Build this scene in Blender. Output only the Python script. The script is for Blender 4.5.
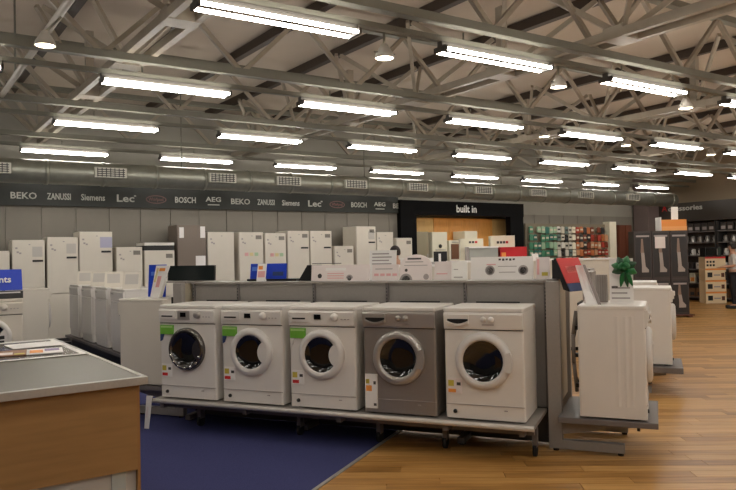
import bpy, bmesh, math, random
from mathutils import Vector, Matrix
random.seed(7)
for o in list(bpy.data.objects):
    bpy.data.objects.remove(o)
scene = bpy.context.scene
COL = scene.collection

# ------------------------------------------------------------------ camera
EYE = 1.55
YAW, PITCH, ROLL, FPX = math.radians(32.6), math.radians(1.0), math.radians(1.15), 692.0
fwd = Vector((math.sin(YAW)*math.cos(PITCH), math.cos(YAW)*math.cos(PITCH), math.sin(PITCH)))
r0 = Vector((math.cos(YAW), -math.sin(YAW), 0)); u0 = r0.cross(fwd)
right = math.cos(ROLL)*r0 - math.sin(ROLL)*u0
upv = math.sin(ROLL)*r0 + math.cos(ROLL)*u0
cd = bpy.data.cameras.new('camera'); cam = bpy.data.objects.new('camera', cd); COL.objects.link(cam)
M = Matrix.Identity(4)
for i in range(3):
    M[i][0], M[i][1], M[i][2] = right[i], upv[i], -fwd[i]
M[2][3] = EYE
cam.matrix_world = M
cd.sensor_width = 36.0; cd.lens = 36.0*FPX/736.0; cd.clip_end = 200
scene.camera = cam

# ------------------------------------------------------------------ world, exposure
w = bpy.data.worlds.new('world'); scene.world = w; w.use_nodes = True
w.node_tree.nodes['Background'].inputs[0].default_value = (0.9, 0.85, 0.8, 1)
w.node_tree.nodes['Background'].inputs[1].default_value = 0.05
vs = scene.view_settings
vs.view_transform = 'Standard'; vs.look = 'None'; vs.gamma = 1.0; vs.use_curve_mapping = False
vs.exposure = 0.15
TUBE_COLOUR = (1.0, 0.955, 0.88)
TUBE_STRENGTH = 33.0

# ------------------------------------------------------------------ materials
def lin(c):
    return tuple(((v/255)/12.92 if v/255 <= 0.04045 else ((v/255+0.055)/1.055)**2.4) for v in c)
MATS = {}
def mat(name, rgb=(200,200,200), rough=0.5, metal=0.0, nscale=0, namt=0.0, bump=0.0, emit=None, estr=0.0, stretch=(1,1,1), alpha=1.0, trans=0.0, coat=0.0, spec=0.5):
    if name in MATS: return MATS[name]
    m = bpy.data.materials.new(name); m.use_nodes = True
    nt = m.node_tree; b = nt.nodes['Principled BSDF']
    c = lin(rgb)
    b.inputs['Base Color'].default_value = (*c, 1)
    b.inputs['Roughness'].default_value = rough
    b.inputs['Metallic'].default_value = metal
    b.inputs['Specular IOR Level'].default_value = spec
    if coat: b.inputs['Coat Weight'].default_value = coat
    if trans: b.inputs['Transmission Weight'].default_value = trans
    if alpha < 1: b.inputs['Alpha'].default_value = alpha
    if emit:
        b.inputs['Emission Color'].default_value = (*emit, 1); b.inputs['Emission Strength'].default_value = estr
    if nscale:
        tc = nt.nodes.new('ShaderNodeTexCoord'); mp = nt.nodes.new('ShaderNodeMapping')
        mp.inputs['Scale'].default_value = stretch
        nz = nt.nodes.new('ShaderNodeTexNoise'); nz.inputs['Scale'].default_value = nscale; nz.inputs['Detail'].default_value = 4
        nt.links.new(tc.outputs['Object'], mp.inputs[0]); nt.links.new(mp.outputs[0], nz.inputs[0])
        if namt:
            rp = nt.nodes.new('ShaderNodeValToRGB')
            rp.color_ramp.elements[0].position = 0.3; rp.color_ramp.elements[1].position = 0.7
            rp.color_ramp.elements[0].color = (*[v*(1-namt) for v in c], 1)
            rp.color_ramp.elements[1].color = (*[min(1, v*(1+namt)) for v in c], 1)
            nt.links.new(nz.outputs[0], rp.inputs[0]); nt.links.new(rp.outputs[0], b.inputs['Base Color'])
        if bump:
            bp = nt.nodes.new('ShaderNodeBump'); bp.inputs['Strength'].default_value = bump; bp.inputs['Distance'].default_value = 0.01
            nt.links.new(nz.outputs[0], bp.inputs['Height']); nt.links.new(bp.outputs[0], b.inputs['Normal'])
    MATS[name] = m
    return m
def plank_mat(name, island):
    m = bpy.data.materials.new(name); m.use_nodes = True
    nt = m.node_tree; b = nt.nodes['Principled BSDF']; L = nt.links.new
    tc = nt.nodes.new('ShaderNodeTexCoord'); mp = nt.nodes.new('ShaderNodeMapping'); mp.inputs['Scale'].default_value = (0.7, 9, 1)
    nz = nt.nodes.new('ShaderNodeTexNoise'); nz.inputs['Scale'].default_value = 4; nz.inputs['Detail'].default_value = 5
    if island:
        g = nt.nodes.new('ShaderNodeNewGeometry'); rnd = g.outputs['Random Per Island']
        rotm = nt.nodes.new('ShaderNodeMapping'); L(tc.outputs['Object'], mp.inputs[0])
    else:
        g = nt.nodes.new('ShaderNodeObjectInfo'); rnd = g.outputs['Random']
        L(tc.outputs['Object'], mp.inputs[0])
    va = nt.nodes.new('ShaderNodeVectorMath'); va.operation = 'ADD'
    mul = nt.nodes.new('ShaderNodeMath'); mul.operation = 'MULTIPLY'; mul.inputs[1].default_value = 37
    L(rnd, mul.inputs[0]); L(mp.outputs[0], va.inputs[0]); L(mul.outputs[0], va.inputs[1]); L(va.outputs[0], nz.inputs[0])
    mx = nt.nodes.new('ShaderNodeMath'); mx.operation = 'MULTIPLY_ADD'; mx.inputs[1].default_value = 0.45
    L(rnd, mx.inputs[0])
    ad = nt.nodes.new('ShaderNodeMath'); ad.operation = 'MULTIPLY'; ad.inputs[1].default_value = 0.75
    L(nz.outputs[0], ad.inputs[0]); L(ad.outputs[0], mx.inputs[2])
    rp = nt.nodes.new('ShaderNodeValToRGB')
    es = rp.color_ramp.elements; es[0].position = 0.25; es[1].position = 0.85
    es[0].color = (*lin((132,92,44)), 1); es[1].color = (*lin((208,162,98)), 1)
    mid = es.new(0.5); mid.color = (*lin((176,128,68)), 1)
    L(mx.outputs[0], rp.inputs[0]); L(rp.outputs[0], b.inputs['Base Color'])
    b.inputs['Roughness'].default_value = 0.34
    return m
def glow(name, rgb, strength):
    m = bpy.data.materials.new(name); m.use_nodes = True
    nt = m.node_tree; nt.nodes.remove(nt.nodes['Principled BSDF'])
    e = nt.nodes.new('ShaderNodeEmission'); e.inputs[0].default_value = (*rgb, 1); e.inputs[1].default_value = strength
    nt.links.new(e.outputs[0], nt.nodes['Material Output'].inputs[0]); return m

WHITE = mat('appliance_white', (226,221,214), 0.32, nscale=6, namt=0.015)
WHITE2 = mat('appliance_ivory', (218,210,196), 0.35, nscale=6, namt=0.015)
TRIMW = mat('door_white', (216,212,207), 0.28)
SILVER = mat('appliance_silver', (158,152,146), 0.38, metal=0.55, nscale=30, namt=0.04, stretch=(1,1,20))
SILVERL = mat('light_silver', (182,177,171), 0.28, metal=0.5)
CHROME = mat('chrome', (200,198,195), 0.12, metal=1.0)
DARKRING = mat('dark_chrome', (110,106,102), 0.22, metal=0.85)
GLASS = mat('dark_door_glass', (16,17,18), 0.06, coat=0.6)
BLACK = mat('black_plastic', (16,17,18), 0.45)
BLACKS = mat('black_satin', (8,8,9), 0.6, spec=0.1)
DARKGREY = mat('dark_grey', (58,57,56), 0.5)
GREY = mat('gondola_grey', (150,144,138), 0.45, nscale=40, namt=0.03)
GREYD = mat('gondola_grey_dark', (112,106,104), 0.45, nscale=40, namt=0.03)
STEEL = mat('brushed_steel', (176,172,166), 0.35, metal=0.35, nscale=60, namt=0.05, stretch=(1,12,1))
CTOP = mat('counter_laminate', (104,98,84), 0.42, nscale=80, namt=0.06)
CWOOD = mat('counter_wood', (150,112,66), 0.5, nscale=3, namt=0.12, stretch=(1,1,9))
CWOODE = mat('counter_wood_edge', (150,108,62), 0.5)
CARPET = mat('blue_carpet', (68,71,113), 0.95, nscale=220, namt=0.25, bump=0.5, spec=0.1)
WALLP = mat('wall_panel_grey', (118,112,102), 0.6, nscale=5, namt=0.03)
WALLU = mat('upper_wall', (140,136,126), 0.8, nscale=2, namt=0.05)
FASCIA = mat('fascia_dark_green_grey', (30,33,28), 0.5, nscale=4, namt=0.06)
LETTER = mat('lettering_pale', (190,190,182), 0.5)
LETTERW = mat('lettering_white', (235,235,230), 0.5)
LETTERR = mat('lettering_red_brown', (120,84,80), 0.5)
DECK = mat('roof_deck', (180,166,148), 0.85, nscale=1.2, namt=0.05)
STEELP = mat('painted_steel', (152,142,126), 0.55, nscale=8, namt=0.06)
STEELG = mat('grey_green_steel', (112,110,98), 0.5, nscale=8, namt=0.06)
PURLIN = mat('purlin_dark', (62,50,40), 0.6)
DUCT = mat('galvanised', (150,150,138), 0.42, metal=0.6, nscale=9, namt=0.08)
VENTW = mat('vent_white', (205,203,190), 0.5)
BLUE = mat('sign_blue', (22,62,190), 0.35)
CARD = mat('white_card', (238,234,230), 0.6)
CARDP = mat('pinkish_card', (232,221,217), 0.6)
RED = mat('print_red', (205,48,46), 0.5)
PINK = mat('print_pink', (228,172,170), 0.6)
GREEN = mat('sticker_green', (112,176,60), 0.5)
YELLOW = mat('sticker_yellow', (200,182,74), 0.5)
ORANGE = mat('print_orange', (236,152,70), 0.55)
NAVY = mat('print_navy', (44,64,110), 0.5)
TEXTD = mat('print_dark', (70,66,64), 0.6)
TEXTG = mat('print_grey', (168,159,156), 0.6)
REDBOX = mat('red_box', (196,20,30), 0.45)
LEAF = mat('leaf_green', (24,104,52), 0.35)
LEAFD = mat('leaf_dark_green', (14,66,36), 0.35)
KWOOD = mat('kitchen_wood', (226,160,82), 0.4, nscale=3, namt=0.08, stretch=(9,1,1))
KWOODP = mat('kitchen_wood_pale', (226,186,120), 0.4, nscale=3, namt=0.06, stretch=(9,1,1))
CREAM = mat('cream', (228,222,200), 0.5)
BROWN = mat('dark_red_wood', (96,52,34), 0.5, nscale=3, namt=0.12, stretch=(9,9,1))
CARTON = mat('carton_dark', (64,54,52), 0.5, nscale=3, namt=0.1)
CARTONF = mat('carton_print_dark', (42,38,38), 0.45)
SKINM = mat('skin', (198,150,124), 0.55)
HAIR = mat('hair_dark', (38,28,24), 0.6)
SHIRT = mat('shirt_white', (214,210,206), 0.8, nscale=14, namt=0.04)
SHIRTD = mat('shirt_dark', (60,60,70), 0.8)
TROUS = mat('trousers_dark', (34,34,40), 0.8)
RUBBER = mat('rubber', (28,28,30), 0.7)

# ------------------------------------------------------------------ mesh building
class MB:
    def __init__(self): self.v = []; self.f = []; self.smooth = []
    def add(self, vs, fs, smooth=False):
        k = len(self.v); self.v += [tuple(p) for p in vs]
        self.f += [tuple(i+k for i in f) for f in fs]; self.smooth += [smooth]*len(fs); return self
    def box(self, x0, x1, y0, y1, z0, z1):
        return self.add([(x0,y0,z0),(x1,y0,z0),(x1,y1,z0),(x0,y1,z0),(x0,y0,z1),(x1,y0,z1),(x1,y1,z1),(x0,y1,z1)],
                        [(0,3,2,1),(4,5,6,7),(0,1,5,4),(1,2,6,5),(2,3,7,6),(3,0,4,7)])
    def rbox(self, x0, x1, y0, y1, z0, z1, r=0.02, n=3, axis='z'):
        # box with rounded vertical corners (axis z) or rounded corners in xz (axis y)
        def ring(a0,a1,b0,b1):
            pts = []
            for (cx, cy, st) in ((a1-r,b1-r,0),(a0+r,b1-r,90),(a0+r,b0+r,180),(a1-r,b0+r,270)):
                for i in range(n+1):
                    t = math.radians(st+90*i/n); pts.append((cx+r*math.cos(t), cy+r*math.sin(t)))
            return pts
        if axis == 'z': p = ring(x0,x1,y0,y1); return self.prism([(a,b) for a,b in p], 'z', z0, z1)
        p = ring(x0,x1,z0,z1); return self.prism(p, 'y', y0, y1)
    def prism(self, poly, axis, c0, c1, smooth=False):
        n = len(poly)
        def P(a,b,c): return (a,b,c) if axis=='z' else ((a,c,b) if axis=='y' else (c,a,b))
        vs = [P(a,b,c0) for a,b in poly]+[P(a,b,c1) for a,b in poly]
        fs = [tuple(range(n))[::-1], tuple(range(n,2*n))]+[(i,(i+1)%n,n+(i+1)%n,n+i) for i in range(n)]
        return self.add(vs, fs, smooth)
    def tube(self, p0, p1, r, n=8, r1=None, caps=True):
        p0 = Vector(p0); p1 = Vector(p1); d = (p1-p0).normalized()
        a = d.orthogonal().normalized(); b = d.cross(a); r1 = r if r1 is None else r1
        vs = [p0+r*(math.cos(2*math.pi*i/n)*a+math.sin(2*math.pi*i/n)*b) for i in range(n)]
        vs += [p1+r1*(math.cos(2*math.pi*i/n)*a+math.sin(2*math.pi*i/n)*b) for i in range(n)]
        self.add(vs, [(i,(i+1)%n,n+(i+1)%n,n+i) for i in range(n)], True)
        if caps:
            k = len(self.v)-2*n
            self.f += [tuple(k+i for i in range(n))[::-1], tuple(k+n+i for i in range(n))]; self.smooth += [False, False]
        return self
    def path(self, pts, r, n=6):
        for i in range(len(pts)-1): self.tube(pts[i], pts[i+1], r, n)
        return self
    def bar(self, p0, p1, w, h):
        p0 = Vector(p0); p1 = Vector(p1); d = (p1-p0).normalized()
        s = d.cross(Vector((0,0,1)))
        s = s.normalized() if s.length > 1e-4 else Vector((1,0,0))
        t = s.cross(d)
        vs = []
        for p in (p0,p1):
            for a,b in ((-1,-1),(1,-1),(1,1),(-1,1)): vs.append(p+s*(a*w/2)+t*(b*h/2))
        return self.add(vs, [(0,1,2,3),(7,6,5,4),(0,4,5,1),(1,5,6,2),(2,6,7,3),(3,7,4,0)])
    def lathe(self, prof, c, axis='y', n=28, closed=False):
        # prof: list of (r, h); axis y: disc faces -y, centre c
        c = Vector(c); vs = []; m = len(prof)
        for i in range(n):
            t = 2*math.pi*i/n
            for r, h in prof:
                if axis == 'y': vs.append((c.x+r*math.cos(t), c.y+h, c.z+r*math.sin(t)))
                elif axis == 'z': vs.append((c.x+r*math.cos(t), c.y+r*math.sin(t), c.z+h))
                else: vs.append((c.x+h, c.y+r*math.cos(t), c.z+r*math.sin(t)))
        fs = []
        for i in range(n):
            j = (i+1)%n
            for k in range(m-1): fs.append((i*m+k, i*m+k+1, j*m+k+1, j*m+k))
            if closed: fs.append((i*m+m-1, i*m, j*m, j*m+m-1))
        return self.add(vs, fs, True)
    def mesh(self, name, m):
        me = bpy.data.meshes.new(name); me.from_pydata(self.v, [], self.f)
        me.polygons.foreach_set('use_smooth', self.smooth); me.materials.append(m)
        bm = bmesh.new(); bm.from_mesh(me); bmesh.ops.recalc_face_normals(bm, faces=bm.faces); bm.to_mesh(me); bm.free()
        me.update(); return me
    def build(self, name, m, parent=None, loc=None, rz=0, bevel=0, label=None):
        return put(name, self.mesh(name, m), parent, loc, rz, bevel, label)
def put(name, me, parent=None, loc=None, rz=0, bevel=0, label=None):
    o = bpy.data.objects.new(name, me); COL.objects.link(o)
    if parent: o.parent = parent
    if loc is not None: o.location = loc
    if rz: o.rotation_euler.z = rz
    if bevel:
        b = o.modifiers.new('bevel', 'BEVEL'); b.width = bevel; b.segments = 2; b.limit_method = 'ANGLE'
    if label: o['label'] = label
    return o
def tag(o, label, cat, group=None, kind=None):
    o['label'] = label; o['category'] = cat
    if group: o['group'] = group
    if kind: o['kind'] = kind
    return o
def thing(name, label, cat, loc=(0,0,0), rz=0, group=None):
    o = bpy.data.objects.new(name, None); COL.objects.link(o); o.location = loc; o.rotation_euler.z = rz
    o.empty_display_size = 0.1
    return tag(o, label, cat, group)
def struct(o, label=None):
    o['kind'] = 'structure'
    if label: o['label'] = label
    return o
def senpty(name, label):
    o = bpy.data.objects.new(name, None); COL.objects.link(o); o['kind'] = 'structure'; o['label'] = label; return o
def copy_tree(o, parent=None):
    c = o.copy(); COL.objects.link(c); c.parent = parent
    for ch in list(o.children): copy_tree(ch, c)
    return c
TXT = {}
def text_mesh(s, size, m, depth=0.006):
    k = (s, size, m.name)
    if k in TXT: return TXT[k]
    cu = bpy.data.curves.new('lettering', 'FONT'); cu.body = s; cu.size = size; cu.extrude = depth/2; cu.offset = size*0.018
    cu.align_x = 'CENTER'; cu.align_y = 'CENTER'; cu.resolution_u = 2
    t = bpy.data.objects.new('tmp', cu); COL.objects.link(t)
    dg = bpy.context.evaluated_depsgraph_get(); dg.update()
    me = bpy.data.meshes.new_from_object(t.evaluated_get(dg)); me.materials.clear(); me.materials.append(m)
    bpy.data.objects.remove(t); bpy.data.curves.remove(cu)
    TXT[k] = me; return me
def letter(s, size, m, parent, loc, rx=math.pi/2, rz=0, width=None, name='lettering'):
    o = bpy.data.objects.new(name, text_mesh(s, size, m)); COL.objects.link(o)
    o.parent = parent; o.location = loc; o.rotation_euler = (rx, 0, rz)
    if width:
        wd = max(v.co.x for v in o.data.vertices)-min(v.co.x for v in o.data.vertices)
        o.scale.x = width/wd
    return o

# front-row frame: a along the washing-machine row (left to right), b away from the camera
O = Vector((1.796, 6.39)); EA = Vector((0.571, -0.821)).normalized(); NB = Vector((0.821, 0.571)).normalized()
def fr(a, b, z=0.0):
    p = O+EA*a+NB*b; return Vector((p.x, p.y, z))
RZ_ROW = math.atan2(EA.y, EA.x)     # local x = EA, local y = NB
RZ_RIGHT = math.atan2(NB.y, NB.x)   # front faces EA
VA = math.radians(2.6)              # trusses run along this line, a little off +Y
def vx(x, y): return x - y*math.tan(VA)

# ------------------------------------------------------------------ floor, carpet, planks
X0, X1, Y0, Y1 = -8.0, 20.6, -8.0, 14.3
fl = struct(MB().box(X0, X1, Y0, 16.0, -0.12, -0.012).build('floor', mat('floor_base', (172,122,62), 0.45, nscale=3, namt=0.1, stretch=(1,9,1))), 'honey coloured wooden strip floor of the shop')
A_EDGE = 2.07
PD = math.radians(-35.5); pu = Vector((math.cos(PD), math.sin(PD))); pv = Vector((-math.sin(PD), math.cos(PD)))
PW, PL, GAP = 0.13, 1.30, 0.002
cells = []
cam2 = Vector((math.sin(YAW), math.cos(YAW))); cr2 = Vector((math.cos(YAW), -math.sin(YAW)))
for j in range(-40, 210):
    off = random.uniform(0, PL)
    for i in range(-14, 20):
        c = pu*(i*PL+off)+pv*(j*PW)
        a = (c-O).dot(EA)
        corners = [c+pu*sx*PL/2+pv*sy*PW/2 for sx in (-1,1) for sy in (-1,1)]
        if max((q-O).dot(EA) for q in corners) < A_EDGE-0.02: continue
        if max(q.x for q in corners) > X1 or max(q.y for q in corners) > Y1+1.5 or min(q.y for q in corners) < Y0: continue
        d = c.dot(cam2); s = c.dot(cr2)
        inview = d > 3.9 and abs(s) < 0.56*d+1.2
        cells.append((0 if inview else 1, c.length, c))
cells.sort(key=lambda t: (t[0], t[1]))
pm = MB().box(-PL/2+GAP, PL/2-GAP, -PW/2+GAP, PW/2-GAP, -0.012, 0.0).mesh('plank', plank_mat('plank_wood', False))
rest = MB()
def cut(c):   # a plank that crosses the carpet edge is trimmed there
    lo, hi = -PL/2+GAP, PL/2-GAP
    ac = (c-O).dot(EA); k = pu.dot(EA)
    lo2 = (A_EDGE+0.01-ac)/k
    return max(lo, lo2), hi
nreal = 0
for iv, dist, c in cells:
    lo, hi = cut(c)
    if hi-lo < 0.03: continue
    if nreal < 299 and iv == 0:
        nreal += 1
        if lo > -PL/2+GAP+1e-4:
            me = MB().box(lo, hi, -PW/2+GAP, PW/2-GAP, -0.012, 0).mesh('plank', pm.materials[0])
        else: me = pm
        put('plank', me, fl, (c.x, c.y, 0), PD)
    else:
        vs = [((c+pu*x+pv*y).x, (c+pu*x+pv*y).y, z) for z in (-0.012, 0) for x,y in ((lo,-PW/2+GAP),(hi,-PW/2+GAP),(hi,PW/2-GAP),(lo,PW/2-GAP))]
        rest.add(vs, [(0,3,2,1),(4,5,6,7),(0,1,5,4),(1,2,6,5),(2,3,7,6),(3,0,4,7)])
pr = rest.build('plank_field', plank_mat('plank_wood_far', True), fl); pr['kind'] = 'stuff'
# carpet: everything left of the straight edge
def clip_carpet():
    poly = [Vector((X0,Y0)), Vector((X1,Y0)), Vector((X1,16)), Vector((X0,16))]
    out = []
    for i in range(4):
        p, q = poly[i], poly[(i+1)%4]
        dp, dq = (p-O).dot(EA)-A_EDGE, (q-O).dot(EA)-A_EDGE
        if dp <= 0: out.append(p)
        if dp*dq < 0: out.append(p+(q-p)*(dp/(dp-dq)))
    return [(p.x,p.y) for p in out]
struct(MB().prism(clip_carpet(), 'z', -0.012, 0.003).build('floor_carpet', CARPET), 'navy blue carpet on the left side of the shop floor')
e0, e1 = fr(A_EDGE+0.005, -12), fr(A_EDGE+0.005, 7.3)
struct(MB().bar((e0.x,e0.y,0.003), (e1.x,e1.y,0.003), 0.03, 0.008).build('trim_1', STEEL), 'thin metal strip between carpet and wooden floor')

# ------------------------------------------------------------------ walls and ceiling
ROOF = 4.75
ce = struct(MB().box(X0, X1+0.4, Y0, 16.0, ROOF, ROOF+0.15).build('ceiling', DECK), 'pale roof deck above dark purlins')
struct(MB().box(X0-0.2, X0, Y0, 16, -0.1, ROOF+0.1).build('wall_left', WALLU))
struct(MB().box(X0, X1+0.4, Y0-0.2, Y0, -0.1, ROOF+0.1).build('wall_front', WALLU))
wr = struct(MB().box(X1, X1+0.2, Y0, 16, -0.1, ROOF+0.1).build('wall_right', mat('wall_right_beige', (150,132,108), 0.8)), 'beige right-hand wall behind the accessory shelves')
wb = struct(MB().box(X0, 10.06, 14.34, 14.5, -0.1, ROOF+0.1).box(10.06, 14.27, 14.34, 14.5, 2.95, ROOF+0.1)
            .box(14.27, X1, 14.34, 14.5, -0.1, ROOF+0.1).box(10.0, 14.3, 15.4, 15.5, -0.1, 3.0)
            .box(9.95, 10.05, 14.5, 15.4, -0.1, 3.0).box(14.3, 14.4, 14.5, 15.4, -0.1, 3.0).box(10.0, 14.3, 14.5, 15.4, 2.95, 3.05)
            .build('wall_back', WALLU), 'back wall clad in tall grey panels')
PP = 0.611
wpm = MB().box(0.006, PP-0.006, 14.31, 14.34, 0.1, 2.68).mesh('wall_panel', WALLP)
for k in range(-4, 15):
    put('wall_panel', wpm, wb, (1.236+PP*k, 0, 0))
for k in range(10):
    put('wall_panel', wpm, wb, (14.29+PP*k, 0, 0))
fa = struct(MB().box(X0, 10.04, 14.25, 14.31, 2.64, 3.05).build('trim_2', FASCIA), 'dark sign band with pale maker names above the fridges')
names = ['BEKO', 'ZANUSSI', 'Siemens', 'Lec', 'Whirlpool', 'BOSCH', 'AEG']
for k in range(15):
    x = 1.236+PP*(k+0.5); s = names[k%7]
    wdt = {'BEKO':0.44, 'ZANUSSI':0.42, 'Siemens':0.44, 'Lec':0.34, 'Whirlpool':0.30, 'BOSCH':0.44, 'AEG':0.34}[s]
    z = 2.815
    sz = {'Lec':0.20, 'Whirlpool':0.10, 'AEG':0.14}.get(s, 0.17)
    letter(s, sz, LETTERR if s == 'Whirlpool' else LETTER, fa, (x, 14.245, z+(0.03 if s == 'AEG' else 0)), width=wdt)
    if s == 'Whirlpool':
        mb = MB(); pts = []
        for i in range(28):
            t = 2*math.pi*i/28; pts.append((x+0.21*math.cos(t), z+0.085*math.sin(t)))
        ins = [(x+(px-x)*0.9, z+(pz-z)*0.8) for px,pz in pts]
        vs = [(p[0],14.243,p[1]) for p in pts]+[(p[0],14.243,p[1]) for p in ins]
        mb.add(vs, [(i,(i+1)%28,28+(i+1)%28,28+i) for i in range(28)]); mb.build('oval_ring', LETTERR, fa)
    if s == 'AEG':
        MB().box(x-0.13, x+0.13, 14.243, 14.25, 2.725, 2.745).build('underline', LETTER, fa)
    if s == 'Lec':
        MB().box(x+0.17, x+0.21, 14.243, 14.25, 2.86, 2.89).build('dot_mark', LETTER, fa)
# built-in kitchen portal
pt = struct(MB().box(10.04, 14.32, 14.15, 14.34, 2.60, 2.97).box(10.04, 10.53, 14.15, 14.34, 0, 2.60).box(13.80, 14.30, 14.15, 14.34, 0, 2.60).build('trim_3', BLACKS), 'black portal framing the built-in kitchen alcove')
letter('built in', 0.27, LETTERW, pt, (12.2, 14.145, 2.775), width=0.70)
# right wall fascia
fb = struct(MB().box(20.0, 20.6, 6.0, 14.2, 2.46, 3.05).build('trim_4', mat('fascia_brown', (58,52,46), 0.5)), 'dark fascia over the accessory shelves on the right wall')
letter('A', 0.26, RED, fb, (19.99, 13.56, 2.90), rz=-math.pi/2)
letter('ccessories', 0.22, LETTER, fb, (19.99, 12.85, 2.88), rz=-math.pi/2, width=1.15)
struct(MB().box(19.35, 19.9, 13.7, 14.25, 0, ROOF).build('trim_5', mat('pillar_grey', (104,90,86), 0.6)), 'grey square pillar in the far right corner')
struct(MB().box(17.9, 18.22, 14.05, 14.3, 0, 2.5).build('trim_6', CREAM), 'cream narrow pilaster beside the hanging packs')

# purlins under the deck
for i, x in enumerate([-5.0,-3.6,-2.2,-0.6,0.7,1.95,3.2,4.5,5.74,7.25,8.83,10.5,12.2,13.9,15.6,17.3,19.0]):
    mb = MB(); ya, yb = -7.9, 14.25
    mb.bar((vx(x,ya),ya,ROOF-0.09), (vx(x,yb),yb,ROOF-0.07), 0.10, 0.13)
    mb.build('purlin', PURLIN, ce)
ROWS = [5.0, 7.58, 10.13, 12.85]
FILLROWS = [2.42, -0.16, -2.74]  # unseen light rows added overhead and behind to even out the lighting
# trusses along X over each light row
bot = 3.70
ROWN = {5.0:'nearest', 7.58:'second nearest', 10.13:'third nearest', 12.85:'farthest', 2.42:'added overhead', -0.16:'added behind-camera', -2.74:'added rear'}
webm = {}
for y in ROWS+[2.42]:
    t = senpty('roof_truss', 'grey lattice roof truss above the %s row of strip lights' % ROWN[y])
    MB().box(-7.9, X1-0.05, y-0.05, y+0.05, bot, bot+0.08).build('bottom_chord', STEELG, t)
    MB().box(-7.9, X1-0.05, y-0.05, y+0.05, 4.50, 4.58).build('top_chord', STEELG, t)
    k = 0; x = -3.1
    while x < X1-1.4:
        p0 = (x, y, bot+0.04) if k%2 == 0 else (x, y, 4.52); p1 = (x+0.78, y, 4.52) if k%2 == 0 else (x+0.78, y, bot+0.04)
        if 'w%d' % (k%2) not in webm:
            q0, q1 = Vector(p0)-Vector((x,y,0)), Vector(p1)-Vector((x,y,0))
            webm['w%d' % (k%2)] = MB().bar(q0, q1, 0.05, 0.05).mesh('web_bar', STEELP)
        put('web_bar', webm['w%d' % (k%2)], t, (x, y, 0)); x += 0.78; k += 1
# trusses along Y
for i, xo in enumerate([2.19, 6.28, 10.4, 14.5, 18.6]):
    t = senpty('roof_girder', 'pale lattice girder running to the back wall, number %d from the left' % (i+1))
    for dx in (0, 0.26):
        MB().bar((vx(xo+dx,-7.5),-7.5,3.82), (vx(xo+dx,14.2),14.2,3.82), 0.07, 0.09).build('bottom_chord', STEELP, t)
    y = 1.2; k = 0
    while y < 13.6:
        xa = vx(xo+0.13, y)
        for sx in (-0.75, 0.75):
            if 'g%g' % sx not in webm:
                webm['g%g' % sx] = MB().bar((0,0,3.83), (sx,0.86,4.60), 0.045, 0.06).mesh('web_bar', STEELP)
                webm['h%g' % sx] = MB().bar((0,0,3.83), (sx,-0.86,4.60), 0.045, 0.06).mesh('web_bar', STEELP)
            put('web_bar', webm['g%g' % sx], t, (xa, y, 0)); put('web_bar', webm['h%g' % sx], t, (xa, y, 0))
        if 'plate' not in webm:
            webm['plate'] = MB().box(-0.16,0.16,-0.12,0.12,3.77,3.90).mesh('gusset_plate', STEELP)
            webm['post'] = MB().box(-0.05,0.05,-0.05,0.05,3.88,4.66).mesh('web_post', STEELP)
        put('gusset_plate', webm['plate'], t, (xa, y, 0))
        if k%2: put('web_post', webm['post'], t, (xa, y, 0))
        y += 1.72; k += 1
cp = MB().tube((vx(1.31,-7.5),-7.5,3.75), (vx(1.31,14.2),14.2,3.75), 0.035, 10).build('conduit_pipe', STEELP)
tag(cp, 'straight pale conduit pipe under the roof at the far left', 'pipe')
# clips that hang the conduit from the purlins
for y in (6.2, 9.0, 11.8):
    MB().tube((vx(1.31,y),y,3.76), (vx(1.31,y),y,4.75), 0.012, 6).build('hanger', STEELG, cp)

# ------------------------------------------------------------------ lighting trunking, strip lights, pendant lamps
tubeglow = glow('tube_glow', TUBE_COLOUR, TUBE_STRENGTH)
LLEN = 1.42
body_m = MB().prism([(-0.034,3.490),(-0.034,3.535),(0.034,3.535),(0.034,3.490)], 'x', 0, LLEN).mesh('gear_tray', mat('fitting_grey', (74,70,64), 0.6))
tube_m = MB().tube((0.03,0,0), (LLEN-0.03,0,0), 0.0155, 10).mesh('lamp_tube', tubeglow)
cap_m = MB().box(-0.012,0.012,-0.09,0.09,3.44,3.49).mesh('end_cap', mat('fitting_grey'))
ORD = ['first','second','third','fourth','fifth','sixth','seventh','eighth','ninth','tenth','eleventh','twelfth','thirteenth','fourteenth','fifteenth','sixteenth','seventeenth','eighteenth','nineteenth','twentieth','twenty-first']
PLIGHT = 2.33
for ri, y in enumerate(ROWS+FILLROWS):
    back = y in FILLROWS
    xs = {5.0:1.70, 7.58:1.56, 10.13:1.46, 12.85:1.34, 2.42:1.82, -0.16:1.94, -2.74:2.06}[y]
    tr = thing('lighting_trunking', 'slim grey trunking rail carrying the %s row of strip lights' % ROWN[y], 'rail', (0, y, 0))
    MB().box(-5.5, X1-0.4, -0.03, 0.03, 3.535, 3.585).build('rail', STEELG, tr)
    hm = MB().tube((0,0,3.60), (0,0,3.66), 0.01, 6).mesh('hanger', STEELG)
    x = -5.0
    while x < X1-1: put('hanger', hm, tr, (x, 0, 0)); x += 2.33
    k = -2; c = 0
    while xs+PLIGHT*k+LLEN < 19.6:
        x = xs+PLIGHT*k
        L = thing('strip_light', 'twin-tube white strip light, %s from the left in the %s row' % (ORD[c], ROWN[y]), 'light', (x, y, 0), 0, 'twin-tube strip lights under the roof')
        put('gear_tray', body_m, L)
        put('lamp_tube', tube_m, L, (0,-0.075,3.455)); put('lamp_tube', tube_m, L, (0,0.075,3.455))
        put('end_cap', cap_m, L, (0.012,0,0)); put('end_cap', cap_m, L, (LLEN-0.012,0,0))
        k += 1; c += 1
lampglow = glow('lamp_glow', (1.0,0.84,0.62), 16.0)
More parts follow.
